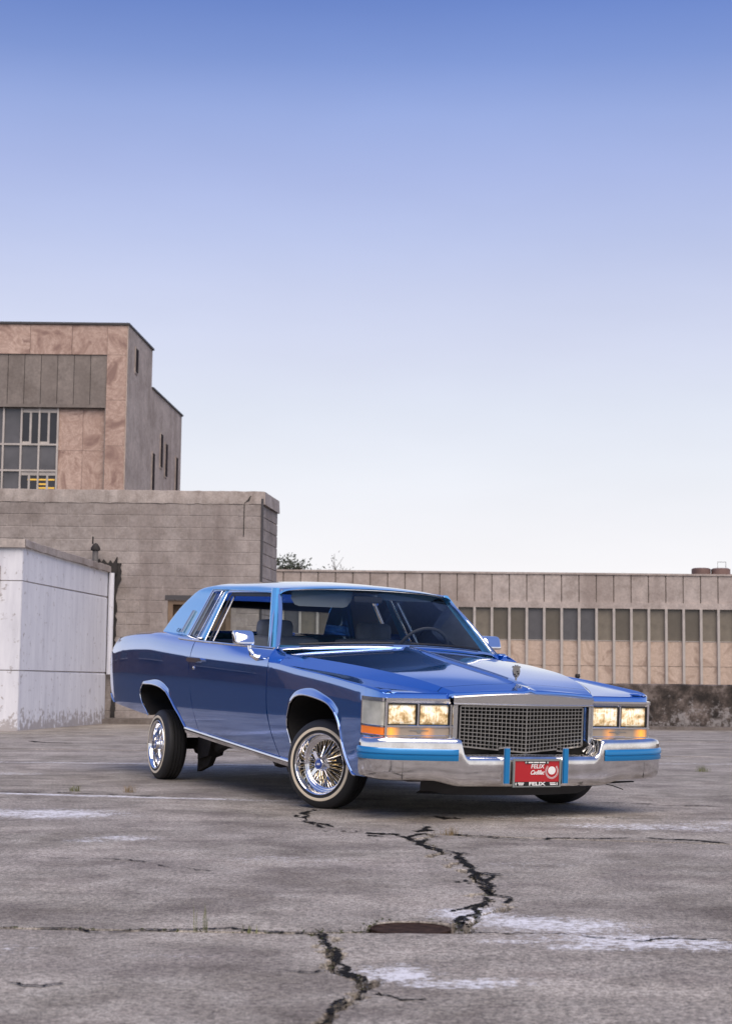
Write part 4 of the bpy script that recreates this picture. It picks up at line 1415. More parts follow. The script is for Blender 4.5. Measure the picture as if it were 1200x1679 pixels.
# ---- roof shell with the formal C pillars
sec = resample([(.868, .958), (.77, 1.155), (.695, 1.30), (.676, 1.342), (.650, 1.378), (.60, 1.404), (.45, 1.430), (.22, 1.447), (0, 1.452)], 41)
zrear = pchip([(-3.42, .955), (-3.36, 1.03), (-3.29, 1.16), (-3.21, 1.265), (-3.10, 1.345), (-2.98, 1.405), (-2.75, 1.46), (-2.4, 1.6)])
zfr = pchip([(-1.22, 1.408), (-1.36, 1.434), (-1.6, 1.449), (-2.0, 1.46), (-2.6, 1.455), (-3.4, 1.45)])
def smin(a, b, k):
    h = max(k - abs(a - b), 0) / k
    return min(a, b) - h * h * k * .25
xs = list(np.linspace(-1.255, -2.58, 34)) + list(np.linspace(-2.62, -2.95, 14)) + list(np.linspace(-2.97, -3.42, 40))
rows = []
for x in xs:
    row = []
    for sgn in (-1, 1):
        pts = sec if sgn < 0 else sec[::-1][1:]
        for y, z in pts:
            zz = z + (zfr(x) - 1.452) * max(0, (z - 1.342) / .11)
            if x < -2.6:
                zz = smin(zz, zrear(x) - .02 * (y / .8) ** 2, .05)
            # windscreen header bows forward at the centre
            xx = x + (.065 * (1 - (y / .66) ** 2) if x > -1.3 else .065 * (1 - (y / .66) ** 2) * max(0, 1 - (-1.3 - x) / .4))
            row.append((xx, sgn * y, zz))
    rows.append(row)
ns = len(rows[0])
def roof_skip(i, j):
    x = xs[i]
    jj = min(j, ns - 2 - j)
    if x > -2.655 and sec[min(jj + 1, 40)][1] < 1.372:
        return True
    cx = sum(rows[i + a][j + b][1] for a in (0, 1) for b in (0, 1)) / 4
    cz = sum(rows[i + a][j + b][2] for a in (0, 1) for b in (0, 1)) / 4
    return x < -3.06 and abs(cx) < .56 and cz > 1.03
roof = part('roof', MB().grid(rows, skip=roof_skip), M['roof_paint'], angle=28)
part('headliner', MB().grid([[(x, y, min(1.385 + .03 * (1 - (y / .6) ** 2), zrear(x) - .04)) for y in np.linspace(-.63, .63, 9)] for x in np.linspace(-1.30, -3.0, 14)]), M['headliner'], roof)
part('rear_window', MB().grid([[(zx - .012, y, zrear(zx) - .012) for y in np.linspace(-.58, .58, 7)] for zx in np.linspace(-3.05, -3.37, 12)]), M['side_glass'])

win = lambda z: .86 - .5128 * (z - .985)
def wp(s, x, z, o=0.0):
    return (x, s * (win(z) + o), z)
A_BASE, A_TOP = (-.872, .835, .985), (-1.325, .655, 1.392)
for s in (-1, 1):
    # A pillar
    a0, a1 = Vector((A_BASE[0], s * A_BASE[1], A_BASE[2] - .03)), Vector((A_TOP[0] + .01, s * A_TOP[1], A_TOP[2] + .004))
    rowsA = []
    for t in np.linspace(0, 1, 14):
        p = a0.lerp(a1, t)
        rowsA.append([(p.x + dx, p.y - s * dy, p.z) for dx, dy in ((-.006, .006), (-.012, -.012), (-.045, -.024), (-.085, -.020), (-.095, .0), (-.05, .035))])
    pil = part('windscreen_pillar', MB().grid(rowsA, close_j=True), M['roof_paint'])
    # drip rail along the roof edge
    dr = [(x, s * .672, 1.372 + (zfr(x) - 1.452) * .35) for x in np.linspace(-1.36, -2.62, 24)]
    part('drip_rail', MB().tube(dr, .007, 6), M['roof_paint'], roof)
    # door window frame, bright metal
    fr = [wp(s, -.905, .992, .004), wp(s, -1.02, 1.090, .004), wp(s, -1.28, 1.315, .004), wp(s, -1.345, 1.356, .004), wp(s, -1.44, 1.372, .004),
          wp(s, -2.26, 1.362, .004), wp(s, -2.292, 1.345, .004), wp(s, -2.27, 1.20, .004), wp(s, -2.225, .992, .004)]
    f = part('door_window_frame', MB().strip(resample(fr, 60, False), .009, .003, (0, s * .889, .456)), M['chrome'])
    fi = [wp(s, -.95, .992, -.010), wp(s, -1.32, 1.33, -.010), wp(s, -1.42, 1.350, -.010), wp(s, -2.23, 1.342, -.010), wp(s, -2.20, 1.2, -.010), wp(s, -2.16, .992, -.010)]
    part('window_seal', MB().strip(resample(fi, 50, False), .018, .003, (0, s * .889, .456)), M['gasket'], f)
    # run channel of the rolled-down glass
    ch = [wp(s, -2.175, 1.335, -.02), wp(s, -2.11, .992, -.02)]
    part('run_channel', MB().tube(ch, .007, 6), M['grey_trim'], f)
    if s > 0:
        part('door_glass', MB().grid([[wp(s, -.93 - .45 * t + u * (-1.28 + .40 * t), .99 + .36 * t, -.012) for u in np.linspace(0, 1, 4)] for t in np.linspace(0, 1, 4)]), M['side_glass'], f)
    # centre pillar
    cp = MB().grid([[wp(s, xa, z, o) for xa, o in ((-2.225 - .07 * t, -.004), (-2.24 - .065 * t, .004), (-2.385 - .01 * t, .004), (-2.40 - .01 * t, -.006))]
                    for t, z in zip(np.linspace(0, 1, 12), np.linspace(.965, 1.372, 12))])
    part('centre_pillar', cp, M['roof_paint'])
    # quarter window
    qf = [wp(s, -2.415, .99, .005), wp(s, -2.425, 1.364, .005), wp(s, -2.57, 1.362, .005), wp(s, -2.61, 1.355, .005), wp(s, -2.61, .99, .005)]
    q = part('quarter_window_frame', MB().strip(resample(qf, 50, False), .0065, .003, (0, s * .889, .456)), M['chrome'])
    part('quarter_glass', MB().grid([[wp(s, x, z, -.012) for x in (-2.385, -2.61)] for z in (.985, 1.37)]), M['side_glass'], q)
    oq = [wp(s, -2.655, .965, .003), wp(s, -2.655, 1.372, .003)]
    part('pillar_trim', MB().strip(oq, .0075, .003, (0, s * .889, .456)), M['chrome'], q)
    # trim panel inside the pillar
    part('pillar_lining', MB().grid([[wp(s, x, z, -.035) for x in np.linspace(-2.63, -3.02 - .25 * (1.34 - z) / .37, 5)] for z in np.linspace(.97, 1.345, 6)]), M['headliner'], roof)
    # opera emblem bar and lettering on the C pillar
    eb = MB()
    for dx in (-.014, .014):
        eb.hexa([wp(s, -2.82 + dx - .009, 1.035, .002), wp(s, -2.82 + dx + .009, 1.035, .002), wp(s, -2.82 + dx + .009, 1.035, .014), wp(s, -2.82 + dx - .009, 1.035, .014),
                 wp(s, -2.81 + dx - .009, 1.205, .002), wp(s, -2.81 + dx + .009, 1.205, .002), wp(s, -2.81 + dx + .009, 1.205, .014), wp(s, -2.81 + dx - .009, 1.205, .014)])
    part('pillar_emblem', eb, M['grey_trim'], roof)
    if s < 0:
        tilt = math.atan(.5128)
        mtx = TB4 @ Matrix.Translation((-2.93, -win(1.045) - .004, 1.045)) @ Matrix.Rotation(R(90) - tilt, 4, 'X')
        text_mesh('pillar_letters', 'C A', .045, M['gasket'], roof, mtx, bold=.001, sx=1.3)

# ---- windscreen with bright surround
def ws(t, v):
    """t -1..1 across, v 0..1 up"""
    b = Vector((-.625 - .245 * t * t, .822 * t, 1.036 - .050 * t * t))
    a = Vector((-1.222 - .11 * t * t, .643 * t, 1.412 - .026 * t * t))
    p = b.lerp(a, v)
    p.x += .03 * math.sin(math.pi * v)
    p.z += .01 * math.sin(math.pi * v)
    return p
part('windscreen', MB().grid([[ws(t, v) for v in np.linspace(0, 1, 14)] for t in np.linspace(-1, 1, 28)]), M['windshield'])
per = [ws(t, 0) for t in np.linspace(-1, 1, 24)] + [ws(1, v) for v in np.linspace(.06, .94, 12)] + [ws(t, 1) for t in np.linspace(1, -1, 24)] + [ws(-1, v) for v in np.linspace(.94, .06, 12)]
rowsP = []
for k, p in enumerate(per):
    c = ws(0, .5)
    nx = (per[(k + 1) % len(per)] - per[k - 1]).normalized()
    n = Vector((.56, .28 * p.y / .7, .80)).normalized()
    o = nx.cross(n).normalized()
    if (p - c).dot(o) < 0:
        o = -o
    rowsP.append([p + o * d + n * h for d, h in ((-.016, .001), (-.013, .005), (.004, .006), (.012, .003), (.014, -.008))])
part('windscreen_surround', MB().grid(rowsP, close_i=True), M['chrome'])
# wipers lying at the base of the glass
for t0, t1 in ((-.85, -.1), (.05, .8)):
    part('wiper', MB().tube([ws(t, .025 + .01 * abs(t)) + Vector((.012, 0, .012)) for t in np.linspace(t0, t1, 10)], .006, 5), M['gasket'])

# ---- mirrors
for s in (-1, 1):
    MX, MY, MZ = (0, 0, 0) if s < 0 else (-.29, -.035, .012)
    def sup(a, e, k=.35):
        f = lambda q: math.copysign(abs(q) ** k, q)
        return f(math.cos(a)) * f(math.cos(e)), f(math.sin(a)) * f(math.cos(e)), f(math.sin(e))
    rowsM = []
    for e in np.linspace(-math.pi / 2, math.pi / 2, 16):
        row = []
        for a in np.linspace(0, 2 * math.pi, 32, endpoint=False):
            x, y, z = sup(a, e)
            row.append((-.96 + MX + .045 * x * (1 if x < 0 else .9 - .25 * z * z) - .024 * z, s * (1.03 + MY + .068 * y), 1.053 + MZ + .049 * z))
        rowsM.append(row)
    mir = part('wing_mirror', MB().grid(rowsM, close_j=True), M['chrome'], angle=50)
    st = [(-.955, s * .985, 1.02), (-.95, s * .985, .985), (-.94, s * .975, .945), (-.93, s * .945, .928), (-.92, s * .915, .925)]
    st = [(x + MX, y + s * MY, z + MZ * .5) for x, y, z in st]
    part('mirror_stem', MB().tube(st, [.017, .015, .018, .024, .03], 10), M['chrome'], mir)
    part('mirror_glass', MB().grid([[(-1.004 + MX, s * (y + MY), z + MZ) for y in (.975, 1.085)] for z in (1.015, 1.09)]), M['chrome'], mir)

# ---- front end: painted fascia, bezels, lamps
for s in (-1, 1):
    plan = resample([(.952, .43), (.950, .60), (.946, .80), (.938, .862), (.918, .895), (.87, .915), (.79, .931)], 40)
    mb = MB()
    rows = []
    for x, y in plan:
        zt = zA(min(x, .95)) if x < .93 else .822
        rows.append([(x - .06, s * (y - .01), zt + .0), (x - .004, s * y, zt), (x, s * y, zt - .008), (x, s * y, .70), (x, s * y, .566), (x + .02, s * y, .556), (x + .05, s * (y + .01), .545), (x + .05, s * (y + .01), .50)])
    mb.grid(rows)
    mb.grid([[(.955, s * .43, z), (.80, s * .43, z)] for z in (.50, .83)])
    fascia = part('headlamp_fascia', mb, M['paint'])
    # chrome bezel bars
    X0, X1 = .950, .966
    bz = MB()
    def bar(y0, y1, z0, z1, xo=0.0):
        bz.box((X0 - .02, min(s * y0, s * y1), z0), (X1 + xo, max(s * y0, s * y1), z1))
    bar(.457, .880, .780, .792, .004)
    bar(.457, .880, .572, .581, .004)
    bar(.472, .866, .628, .637)
    bar(.457, .4715, .5815, .7795)
    bar(.8665, .880, .5815, .7795)
    bar(.669, .679, .6375, .762)
    bezel = part('headlamp_bezel', bz, M['chrome'])
    part('bezel_brow', MB().hexa([(X0 - .02, s * .472, .7625), (X1 - .008, s * .472, .7625), (X1 - .008, s * .866, .7625), (X0 - .02, s * .866, .7625),
                                 (X0 - .02, s * .472, .7795), (X1 + .002, s * .472, .7795), (X1 + .002, s * .866, .7795), (X0 - .02, s * .866, .7795)]), M['grey_trim'], bezel)
    part('bezel_backing', MB().box((X0 - .03, min(s * .46, s * .878), .575), (X0 - .002, max(s * .46, s * .878), .79)), M['grey_trim'], bezel)
    for y0, y1 in ((.4735, .667), (.681, .8645)):
        z0, z1 = .6395, .7605
        g = MB()
        for a in ((y0, y1, z0, z0 + .006), (y0, y1, z1 - .006, z1), (y0, y0 + .006, z0 + .006, z1 - .006), (y1 - .006, y1, z0 + .006, z1 - .006)):
            g.box((X0 - .004, min(s * a[0], s * a[1]), a[2]), (X0 + .012, max(s * a[0], s * a[1]), a[3]))
        lampg = part('headlamp', g, M['gasket'])
        ya, yb, za, zb_ = y0 + .006, y1 - .006, z0 + .006, z1 - .006
        rows = []
        for u in np.linspace(0, 1, 13):
            rows.append([(X0 + .002 + .012 * math.sin(math.pi * u) ** .5 * math.sin(math.pi * v) ** .5, s * (ya + (yb - ya) * u), za + (zb_ - za) * v) for v in np.linspace(0, 1, 11)])
        part('lens', MB().grid(rows), M['headlamp'], lampg)
    tb = MB().box((X0 - .004, min(s * .4735, s * .8645), .583), (X0 + .010, max(s * .4735, s * .8645), .6265))
    turn = part('turn_signal', tb, M['turn'])
    eb = MB()
    eb.prism([(s * (.665 + a), .605 + b) for a, b in ((-.062, .003), (-.015, .001), (-.010, -.007), (0, -.011), (.010, -.007), (.015, .001), (.062, .003), (.062, .006), (.015, .008), (0, .012), (-.015, .008), (-.062, .006))], X0 + .0105, X0 + .013, 'x')
    part('winged_emblem', eb, M['grille'], turn)
    # wrap-round cornering lamp
    wrap = [p for p in resample([(.956, .882), (.948, .893), (.925, .905), (.87, .926), (.79, .942)], 18)]
    part('cornering_lamp', MB().grid([[(x - .01, s * (y - .01), .634), (x, s * y, .636), (x, s * y, .770), (x - .01, s * (y - .012), .775)] for x, y in wrap]), M['corner_lens'])
    part('side_marker', MB().grid([[(x - .01, s * (y - .01), .582), (x, s * y, .584), (x, s * y, .624), (x - .01, s * (y - .012), .626)] for x, y in wrap]), M['amber'])
    fr = MB()
    for z0, z1, o in ((.772, .792, .004), (.6265, .6335, .003), (.572, .581, .004)):
        fr.grid([[(x - .012, s * (y - .01), z0), (x + o, s * (y + o), z0), (x + o, s * (y + o), z1), (x - .012, s * (y - .01), z1)] for x, y in wrap])
    x, y = wrap[-1]
    fr.box((x - .008, min(s * (y - .01), s * (y + .004)), .572), (x, max(s * (y - .01), s * (y + .004)), .792))
    part('cornering_frame', fr, M['chrome'])

# ---- grille
xg = lambda y: 1.022 - .052 * abs(y) / .41
zgb = lambda y: .493 + .032 * abs(y) / .41
ZGT = .752
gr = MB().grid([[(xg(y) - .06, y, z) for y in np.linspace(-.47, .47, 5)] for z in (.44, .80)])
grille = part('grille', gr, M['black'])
tag(grille, None)
NB = 16
for k in range(-NB, NB + 1):
    y = .405 * k / NB
    w = .0023 if k else .0042
    x = xg(y)
    part('grille_bar', MB().hexa([(x - .035, y - w, zgb(y)), (x, y - w, zgb(y)), (x, y + w, zgb(y)), (x - .035, y + w, zgb(y)),
                                  (x - .035, y - w, ZGT), (x, y - w, ZGT), (x, y + w, ZGT), (x - .035, y + w, ZGT)]), M['grille'], grille, 0)
for j in range(12):
    f = j / 11
    h = .0025 if 0 < j < 11 else .0045
    rows = []
    for y in (-.405, 0, .405):
        z = zgb(y) + (ZGT - zgb(y)) * f
        rows.append([(xg(y) - .035, y, z - h), (xg(y) + .001, y, z - h), (xg(y) + .001, y, z + h), (xg(y) - .035, y, z + h)])
    part('grille_crossbar', MB().grid(rows, close_j=True), M['grille'], grille, 0)
for s in (-1, 1):
    y = s * .409
    part('grille_side_rail', MB().hexa([(xg(y) - .03, y - .004, zgb(y)), (xg(y) + .003, y - .004, zgb(y)), (xg(y) + .003, y + .004, zgb(y)), (xg(y) - .03, y + .004, zgb(y)),
                                        (xg(y) - .03, y - .004, ZGT), (xg(y) + .003, y - .004, ZGT), (xg(y) + .003, y + .004, ZGT), (xg(y) - .03, y + .004, ZGT)]), M['grille'], grille, 0)
# header and surround
rows = []
for y in np.linspace(-.466, .466, 33):
    a = abs(y) / .466
    x = 1.047 - .055 * a ** 1.4
    zt = .842 - .030 * a ** 1.3
    rows.append([(x - .06, y, zt + .002), (x - .004, y, zt + .002), (x + .004, y, zt - .004), (x + .006, y, zt - .010), (x + .003, y, zt - .013),
                 (x + .002, y, .772), (x + .006, y, .768), (x + .006, y, .762), (x - .004, y, .759), (x - .06, y, .759)])
part('grille_header', MB().grid(rows, close_j=True), M['grey_trim'], grille)
for s in (-1, 1):
    x = 1.047 - .055
    hb = MB()
    hb.box((x - .08, min(s * .437, s * .466), .53), (x + .001, max(s * .437, s * .466), .7585))
    hb.box((x - .002, min(s * .455, s * .467), .53), (x + .005, max(s * .455, s * .467), .7585))
    part('grille_surround', hb, M['grey_trim'], grille)
part('lower_grille_rail', MB().grid([[(xg(y) - .02, y, .462), (xg(y) + .006, y, .462), (xg(y) + .006, y, .470), (xg(y) - .02, y, .470)] for y in np.linspace(-.40, .40, 9)], close_j=True), M['grey_trim'], grille)

# ---- front bumper
path = resample([(1.138, 0), (1.132, .20), (1.112, .45), (1.080, .66), (1.048, .80), (1.018, .885), (.98, .945), (.94, .978), (.90, .990), (.865, .988)], 60)
def bumper_frame(half):
    out = []
    for i, p in enumerate(half):
        t = half[min(i + 1, len(half) - 1)] - half[max(i - 1, 0)]
        t = t / np.linalg.norm(t)
        out.append((p, np.array([t[1], -t[0]])))
    return out
bf = bumper_frame(path)
bf = [((p[0], -p[1]), (n[0], -n[1])) for p, n in bf[::-1]] + [((p[0], p[1]), (n[0], n[1])) for p, n in bf[1:]]
rows = []
for (p, n) in bf:
    a = abs(p[1])
    zt = .482 + (.577 - .482) * sstep(.435, .470, a) - .012 * sstep(.88, 1.0, a)
    zb = .306 + .030 * sstep(.46, .64, a) + .012 * sstep(.9, 1.0, a)
    pr = [(-.12, zb + .02), (-.03, zb), (-.010, zb + .006), (-.002, zb + .020), (.002, zb + .05), (.002, zb + .10), (0, zt - .030), (-.003, zt - .014), (-.010, zt - .004), (-.02, zt), (-.13, zt + .004)]
    rows.append([(p[0] + n[0] * o, p[1] + n[1] * o, z) for o, z in pr])
bumper = part('front_bumper', MB().grid(rows), M['bump_chrome'])
for s in (-1, 1):
    st = [(p, n) for p, n in bf if s * p[1] > .47]
    rows = []
    for k, (p, n) in enumerate(st if s > 0 else st[::-1]):
        e = .4 if k == 0 else 1.0
        pr = [(0, .452), (.010 * e, .453), (.012 * e, .458), (.012 * e, .478), (.008 * e, .481), (.008 * e, .485), (.014 * e, .488), (.014 * e, .510), (.010 * e, .517), (0, .519)]
        rows.append([(p[0] + n[0] * o, p[1] + n[1] * o, z) for o, z in pr])
    part('rub_strip', MB().grid(rows), M['strip'], bumper)
    g = MB().hexa([(1.08, s * .193 - .021, .322), (1.150, s * .193 - .021, .326), (1.150, s * .193 + .021, .326), (1.08, s * .193 + .021, .322),
                   (1.08, s * .193 - .021, .535), (1.146, s * .193 - .021, .535), (1.146, s * .193 + .021, .535), (1.08, s * .193 + .021, .535)])
    gd = part('bumper_guard', g, M['chrome'])
    pd = MB().hexa([(1.1505, s * .193 - .016, .330), (1.160, s * .193 - .014, .332), (1.160, s * .193 + .014, .332), (1.1505, s * .193 + .016, .330),
                    (1.1475, s * .193 - .016, .529), (1.157, s * .193 - .014, .527), (1.157, s * .193 + .014, .527), (1.1475, s * .193 + .016, .529)])
    part('guard_pad', pd, M['strip'], gd)
    part('bumper_seam', MB().tube([(1.049, s * .80, .345), (1.0495, s * .80, .44)], .0015, 4), M['gasket'], bumper)
# dark space and hardware behind the bumper
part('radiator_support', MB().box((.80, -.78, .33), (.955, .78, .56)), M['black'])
hw = MB()
hw.tube([(1.0, .40, .50), (1.03, .43, .54), (1.02, .45, .49), (1.05, .42, .48)], .008, 6)
hw.tube([(1.0, .44, .545), (1.04, .43, .52), (1.04, .41, .49)], .006, 6)
part('bumper_bracket', hw, M['grey_trim'])
part('air_dam', MB().grid([[(.93 - .1 * (y / .55) ** 2, y, .32), (.92 - .1 * (y / .55) ** 2, y, .235 + .02 * (abs(y) > .5)), (.86 - .1 * (y / .55) ** 2, y, .232)] for y in np.linspace(-.57, .54, 17)]), M['valance'])
hk = MB().hexa([(.80, .58, .285), (.84, .86, .300), (.86, .86, .300), (.84, .58, .285), (.80, .58, .297), (.84, .86, .306), (.86, .86, .306), (.84, .58, .297)])
part('tow_bracket', hk, M['black'])
part('dangling_wire', MB().tube([(.88, .60, .30), (.90, .68, .285), (.91, .75, .262)], .003, 5), M['gasket'])

# ---- number plate
XP = 1.152
def pbox(y0, y1, z0, z1, x0=XP, x1=XP + .003):
    return MB().box((x0, y0, z0), (x1, y1, z1))
PY, PZ = .003, .3905
plate = part('number_plate', pbox(PY - .150, PY + .150, PZ - .072, PZ + .070, XP - .004, XP), M['plate_red'])
tag(plate, 'red plate with white lettering in a grey metal frame')
fb = MB()
for a in ((-.157, -.146, -.080, .079), (.146, .157, -.080, .079), (-.146, .146, .068, .079), (-.146, .146, -.080, -.074)):
    fb.box((XP - .006, PY + a[0], PZ + a[2]), (XP + .005, PY + a[1], PZ + a[3]))
part('plate_frame', fb, M['plate_grey'], plate)
part('frame_banner', MB().box((XP - .004, PY - .1455, PZ - .0738), (XP + .004, PY + .1455, PZ - .050)), M['plate_black'], plate)
part('frame_tab', MB().prism([(PY + a, PZ + b) for a, b in ((-.085, .0675), (-.078, .052), (.072, .052), (.082, .0675))], XP - .002, XP + .0035, 'x'), M['plate_black'], plate)
PM = lambda y, z, x=XP + .001: TB4 @ Matrix(((0, 0, 1, x), (1, 0, 0, PY + y), (0, 1, 0, PZ + z), (0, 0, 0, 1)))
text_mesh('lettering', 'FELIX', .034, M['plate_white'], plate, PM(.002, .037), shear=.15, bold=.0006, sx=1.05)
text_mesh('lettering', 'Cadillac', .034, M['plate_white'], plate, PM(.0, .002), shear=.5, bold=.0008, sx=.85)
text_mesh('lettering', 'FELIX', .026, M['plate_white'], plate, PM(.0, -.062, XP + .0045), bold=.0010, sx=1.7)
text_mesh('lettering', '*', .03, M['plate_white'], plate, PM(-.075, .054, XP + .004))
text_mesh('lettering', '*', .03, M['plate_white'], plate, PM(.068, .054, XP + .004))
sm = MB()
for y0, y1, z in ((-.060, -.028, .060), (-.024, .008, .060), (.012, .052, .060)):
    sm.box((XP + .0036, PY + y0, PZ + z - .0035), (XP + .0042, PY + y1, PZ + z + .0035))
for y0, y1, z in ((-.125, -.085, -.057), (-.120, -.088, -.066), (.085, .122, -.057), (.088, .125, -.066)):
    sm.box((XP + .0041, PY + y0, PZ + z - .003), (XP + .0046, PY + y1, PZ + z + .003))
for y0 in (-.137, .133):
    sm.box((XP + .0041, PY + y0 - .003, PZ - .070), (XP + .0046, PY + y0 + .003, PZ - .054))
part('frame_print', sm, M['plate_white'], plate)
# wreath and crest at the right of the plate
wr = MB()
for k in range(-14, 15):
    a = math.pi * 1.5 + k * .165
    for r0 in (.036, .042):
        c = Vector((XP + .001, PY + .098 + r0 * math.cos(a), PZ + .010 + r0 * math.sin(a)))
        wr.hexa([(c.x, c.y + dy, c.z + dz) for dy, dz in ((-.002, -.0018), (.0018, -.002), (.002, .0016), (-.0016, .002))] + [(c.x + .0012, c.y + dy, c.z + dz) for dy, dz in ((-.002, -.0018), (.0018, -.002), (.002, .0016), (-.0016, .002))])
part('plate_wreath', wr, M['plate_white'], plate)
cr_ = MB()
ring_o = [(PY + .098 + .025 * math.cos(a), PZ + .014 + .023 * math.sin(a)) for a in np.linspace(0, 2 * math.pi, 20, endpoint=False)]
cr_.prism(ring_o, XP + .0002, XP + .0014, 'x')
crp = part('plate_crest', cr_, M['plate_white'], plate)
part('crest_inner', MB().prism([(PY + .098 + .016 * math.cos(a), PZ + .013 + .015 * math.sin(a)) for a in np.linspace(0, 2 * math.pi, 16, endpoint=False)], XP + .0014, XP + .002, 'x'), M['plate_grey'], crp) if False else None

# ---- underbody
part('floor_pan', MB().box((-4.25, -.80, .345), (.75, .80, .37)), M['black'])
for s in (-1, 1):
    part('frame_rail', MB().grid([[(x, s * (y - .04), z), (x, s * (y + .04), z), (x, s * (y + .04), z + .11), (x, s * (y - .04), z + .11)] for x, y, z in ((-4.2, .5, .36), (-3.3, .52, .36), (-2.5, .62, .27), (-1.0, .66, .26), (-.5, .62, .27), (.6, .5, .28))], close_j=True), M['under'])
part('exhaust_pipe', MB().tube([(-.3, -.25, .28), (-1.2, -.3, .25), (-2.2, -.36, .25), (-2.7, -.45, .30)], .03, 10), M['under'])
part('muffler', MB().tube([(-2.0, -.38, .26), (-2.05, -.38, .26), (-2.5, -.40, .27), (-2.55, -.40, .27)], [.03, .09, .09, .03], 12, ry=1.4), M['under'])
part('transmission_crossmember', MB().box((-1.05, -.6, .215), (-.95, .6, .26)), M['under'])
ob_ = MB()
prevz = .24
brs = []
for k, x in enumerate(np.linspace(-.36, -1.05, 16)):
    zb_ = .215 + .03 * math.sin(k * 1.7) * math.cos(k * .6) + .05 * (k / 15) ** 2
    brs.append([(x, -.82, .30), (x, -.82, zb_ + .01), (x, -.78, zb_), (x, -.68, zb_ + .01), (x, -.68, .30)])
ob_.grid(brs)
part('side_brace', ob_, M['under'])

# ---- wheels (on the level ground, not on the tilted body)
RT = .271
tyre_prof = [(.184, .010), (.188, .001), (.200, -.004), (.214, -.005), (.226, -.003), (.242, .004), (.256, .013), (.264, .020), (.2695, .032), (.271, .046),
             (.271, .054), (.264, .055), (.264, .060), (.271, .061), (.271, .080), (.264, .081), (.264, .086), (.271, .087), (.271, .106), (.264, .107), (.264, .112), (.271, .113), (.271, .122),
             (.2695, .136), (.264, .148), (.252, .158), (.226, .172), (.200, .172), (.184, .160)]
tyre_me = MB().revolve(tyre_prof, 72).mesh('tyre', M['rubber'], 30)
band_me = MB().revolve([(.2052, -.0048), (.2055, -.0062), (.2140, -.0070), (.2225, -.0055), (.2230, -.0038)], 72).mesh('whitewall', M['white_band'], 40)
rim_me = MB().revolve([(.184, .012), (.1885, .004), (.1885, -.006), (.185, -.009), (.180, -.007), (.176, .003), (.172, .012), (.1695, .030), (.168, .055), (.166, .072), (.160, .080),
                       (.152, .078), (.146, .074), (.141, .078), (.139, .088), (.138, .12), (.138, .15)], 72).mesh('rim', M['chrome'], 50)
hub_me = MB().revolve([(.0, .0), (.034, .0), (.040, .006), (.042, .016), (.038, .022), (.044, .030), (.046, .045), (.040, .055), (.038, .10), (.05, .12), (.05, .13)], 32).mesh('hub', M['chrome'], 40)
drum_me = MB().revolve([(.0, .124), (.137, .124), (.137, .15)], 32).mesh('brake_drum', M['black'], 40)
cap_me = MB().revolve([(.0, -.014), (.018, -.0135), (.0255, -.011), (.027, -.006), (.027, .002)], 28).mesh('centre_cap', M['cap_blue'], 50)
capring_me = MB().revolve([(.0270, .002), (.0272, -.011), (.030, -.0125), (.034, -.010), (.036, .0)], 28).mesh('cap_ring', M['chrome'], 50)
spoke_me = [MB().tube([(0, 0, 0), (0, 0, .5), (0, 0, 1)], [.0028, .0023, .0023], 5).mesh('spoke', M[m], 60) for m in ('gold', 'chrome')]
for m in spoke_me: pass
nip_me = MB().tube([(0, 0, 0), (0, 0, .012)], [.0042, .0032], 6).mesh('spoke_nipple', M['chrome'], 60)
ear_me = MB().hexa([(-.012, -.008, .026), (.012, -.008, .026), (.012, .006, .026), (-.012, .006, .026), (-.011, -.014, .078), (.013, -.014, .082), (.013, -.004, .082), (-.011, -.004, .078)]).mesh('spinner_ear', M['chrome'], 30)
emb_me = MB()
for y0 in (-.008, 0, .008):
    emb_me.hexa([(y0 - .003, -.0155, -.006), (y0 + .003, -.0155, -.006), (y0 + .003, -.013, -.006), (y0 - .003, -.013, -.006), (y0 - .001, -.0155, .006), (y0 + .005, -.0155, .006), (y0 + .005, -.013, .006), (y0 - .001, -.013, .006)])
emb_me = emb_me.mesh('cap_emblem', M['plate_white'], 0)

def aim(p0, p1):
    d = Vector(p1) - Vector(p0)
    q = d.to_track_quat('Z', 'Y').to_matrix().to_4x4()
    return Matrix.Translation(p0) @ q @ Matrix.Diagonal((1, 1, d.length, 1))
def make_wheel(loc, rz, camber=0.0, spin=0.0, detailed=True):
    w = empty('wheel', loc, 0)
    w.parent = car
    w.rotation_euler = (camber, 0, rz)
    link_mesh('tyre', tyre_me, w)
    link_mesh('whitewall', band_me, w)
    link_mesh('rim', rim_me, w)
    link_mesh('brake_drum', drum_me, w)
    link_mesh('hub', hub_me, w)
    if not detailed:
        return w
    link_mesh('centre_cap', cap_me, w)
    link_mesh('cap_ring', capring_me, w)
    link_mesh('cap_emblem', emb_me, w)
    for k in range(3):
        link_mesh('spinner_ear', ear_me, w, rot=(0, spin + k * 2 * math.pi / 3, 0))
    n = 42
    for k in range(n):
        a = 2 * math.pi * (k + .5) / n
        da = .16 if k % 2 else -.16
        o = link_mesh('spoke', spoke_me[0], w)
        p1 = (.1395 * math.cos(a), .088, .1395 * math.sin(a))
        p0 = (.043 * math.cos(a + da), .036, .043 * math.sin(a + da))
        o.matrix_local = aim(p0, p1)
        o2 = link_mesh('spoke', spoke_me[1], w)
        a2 = a + math.pi / n
        p1 = (.139 * math.cos(a2), .080, .139 * math.sin(a2))
        p0 = (.043 * math.cos(a2 - da * 1.5), .046 if k % 2 else .030, .043 * math.sin(a2 - da * 1.5))
        o2.matrix_local = aim(p0, p1)
    return w
STEER = R(29)
make_wheel((.089, -.89, .270), STEER, R(0), R(95))
make_wheel((.005, .89, .270), math.pi + STEER, 0, 0, False)
make_wheel((-3.084, -.92, .268), 0.0, R(-2), R(40))
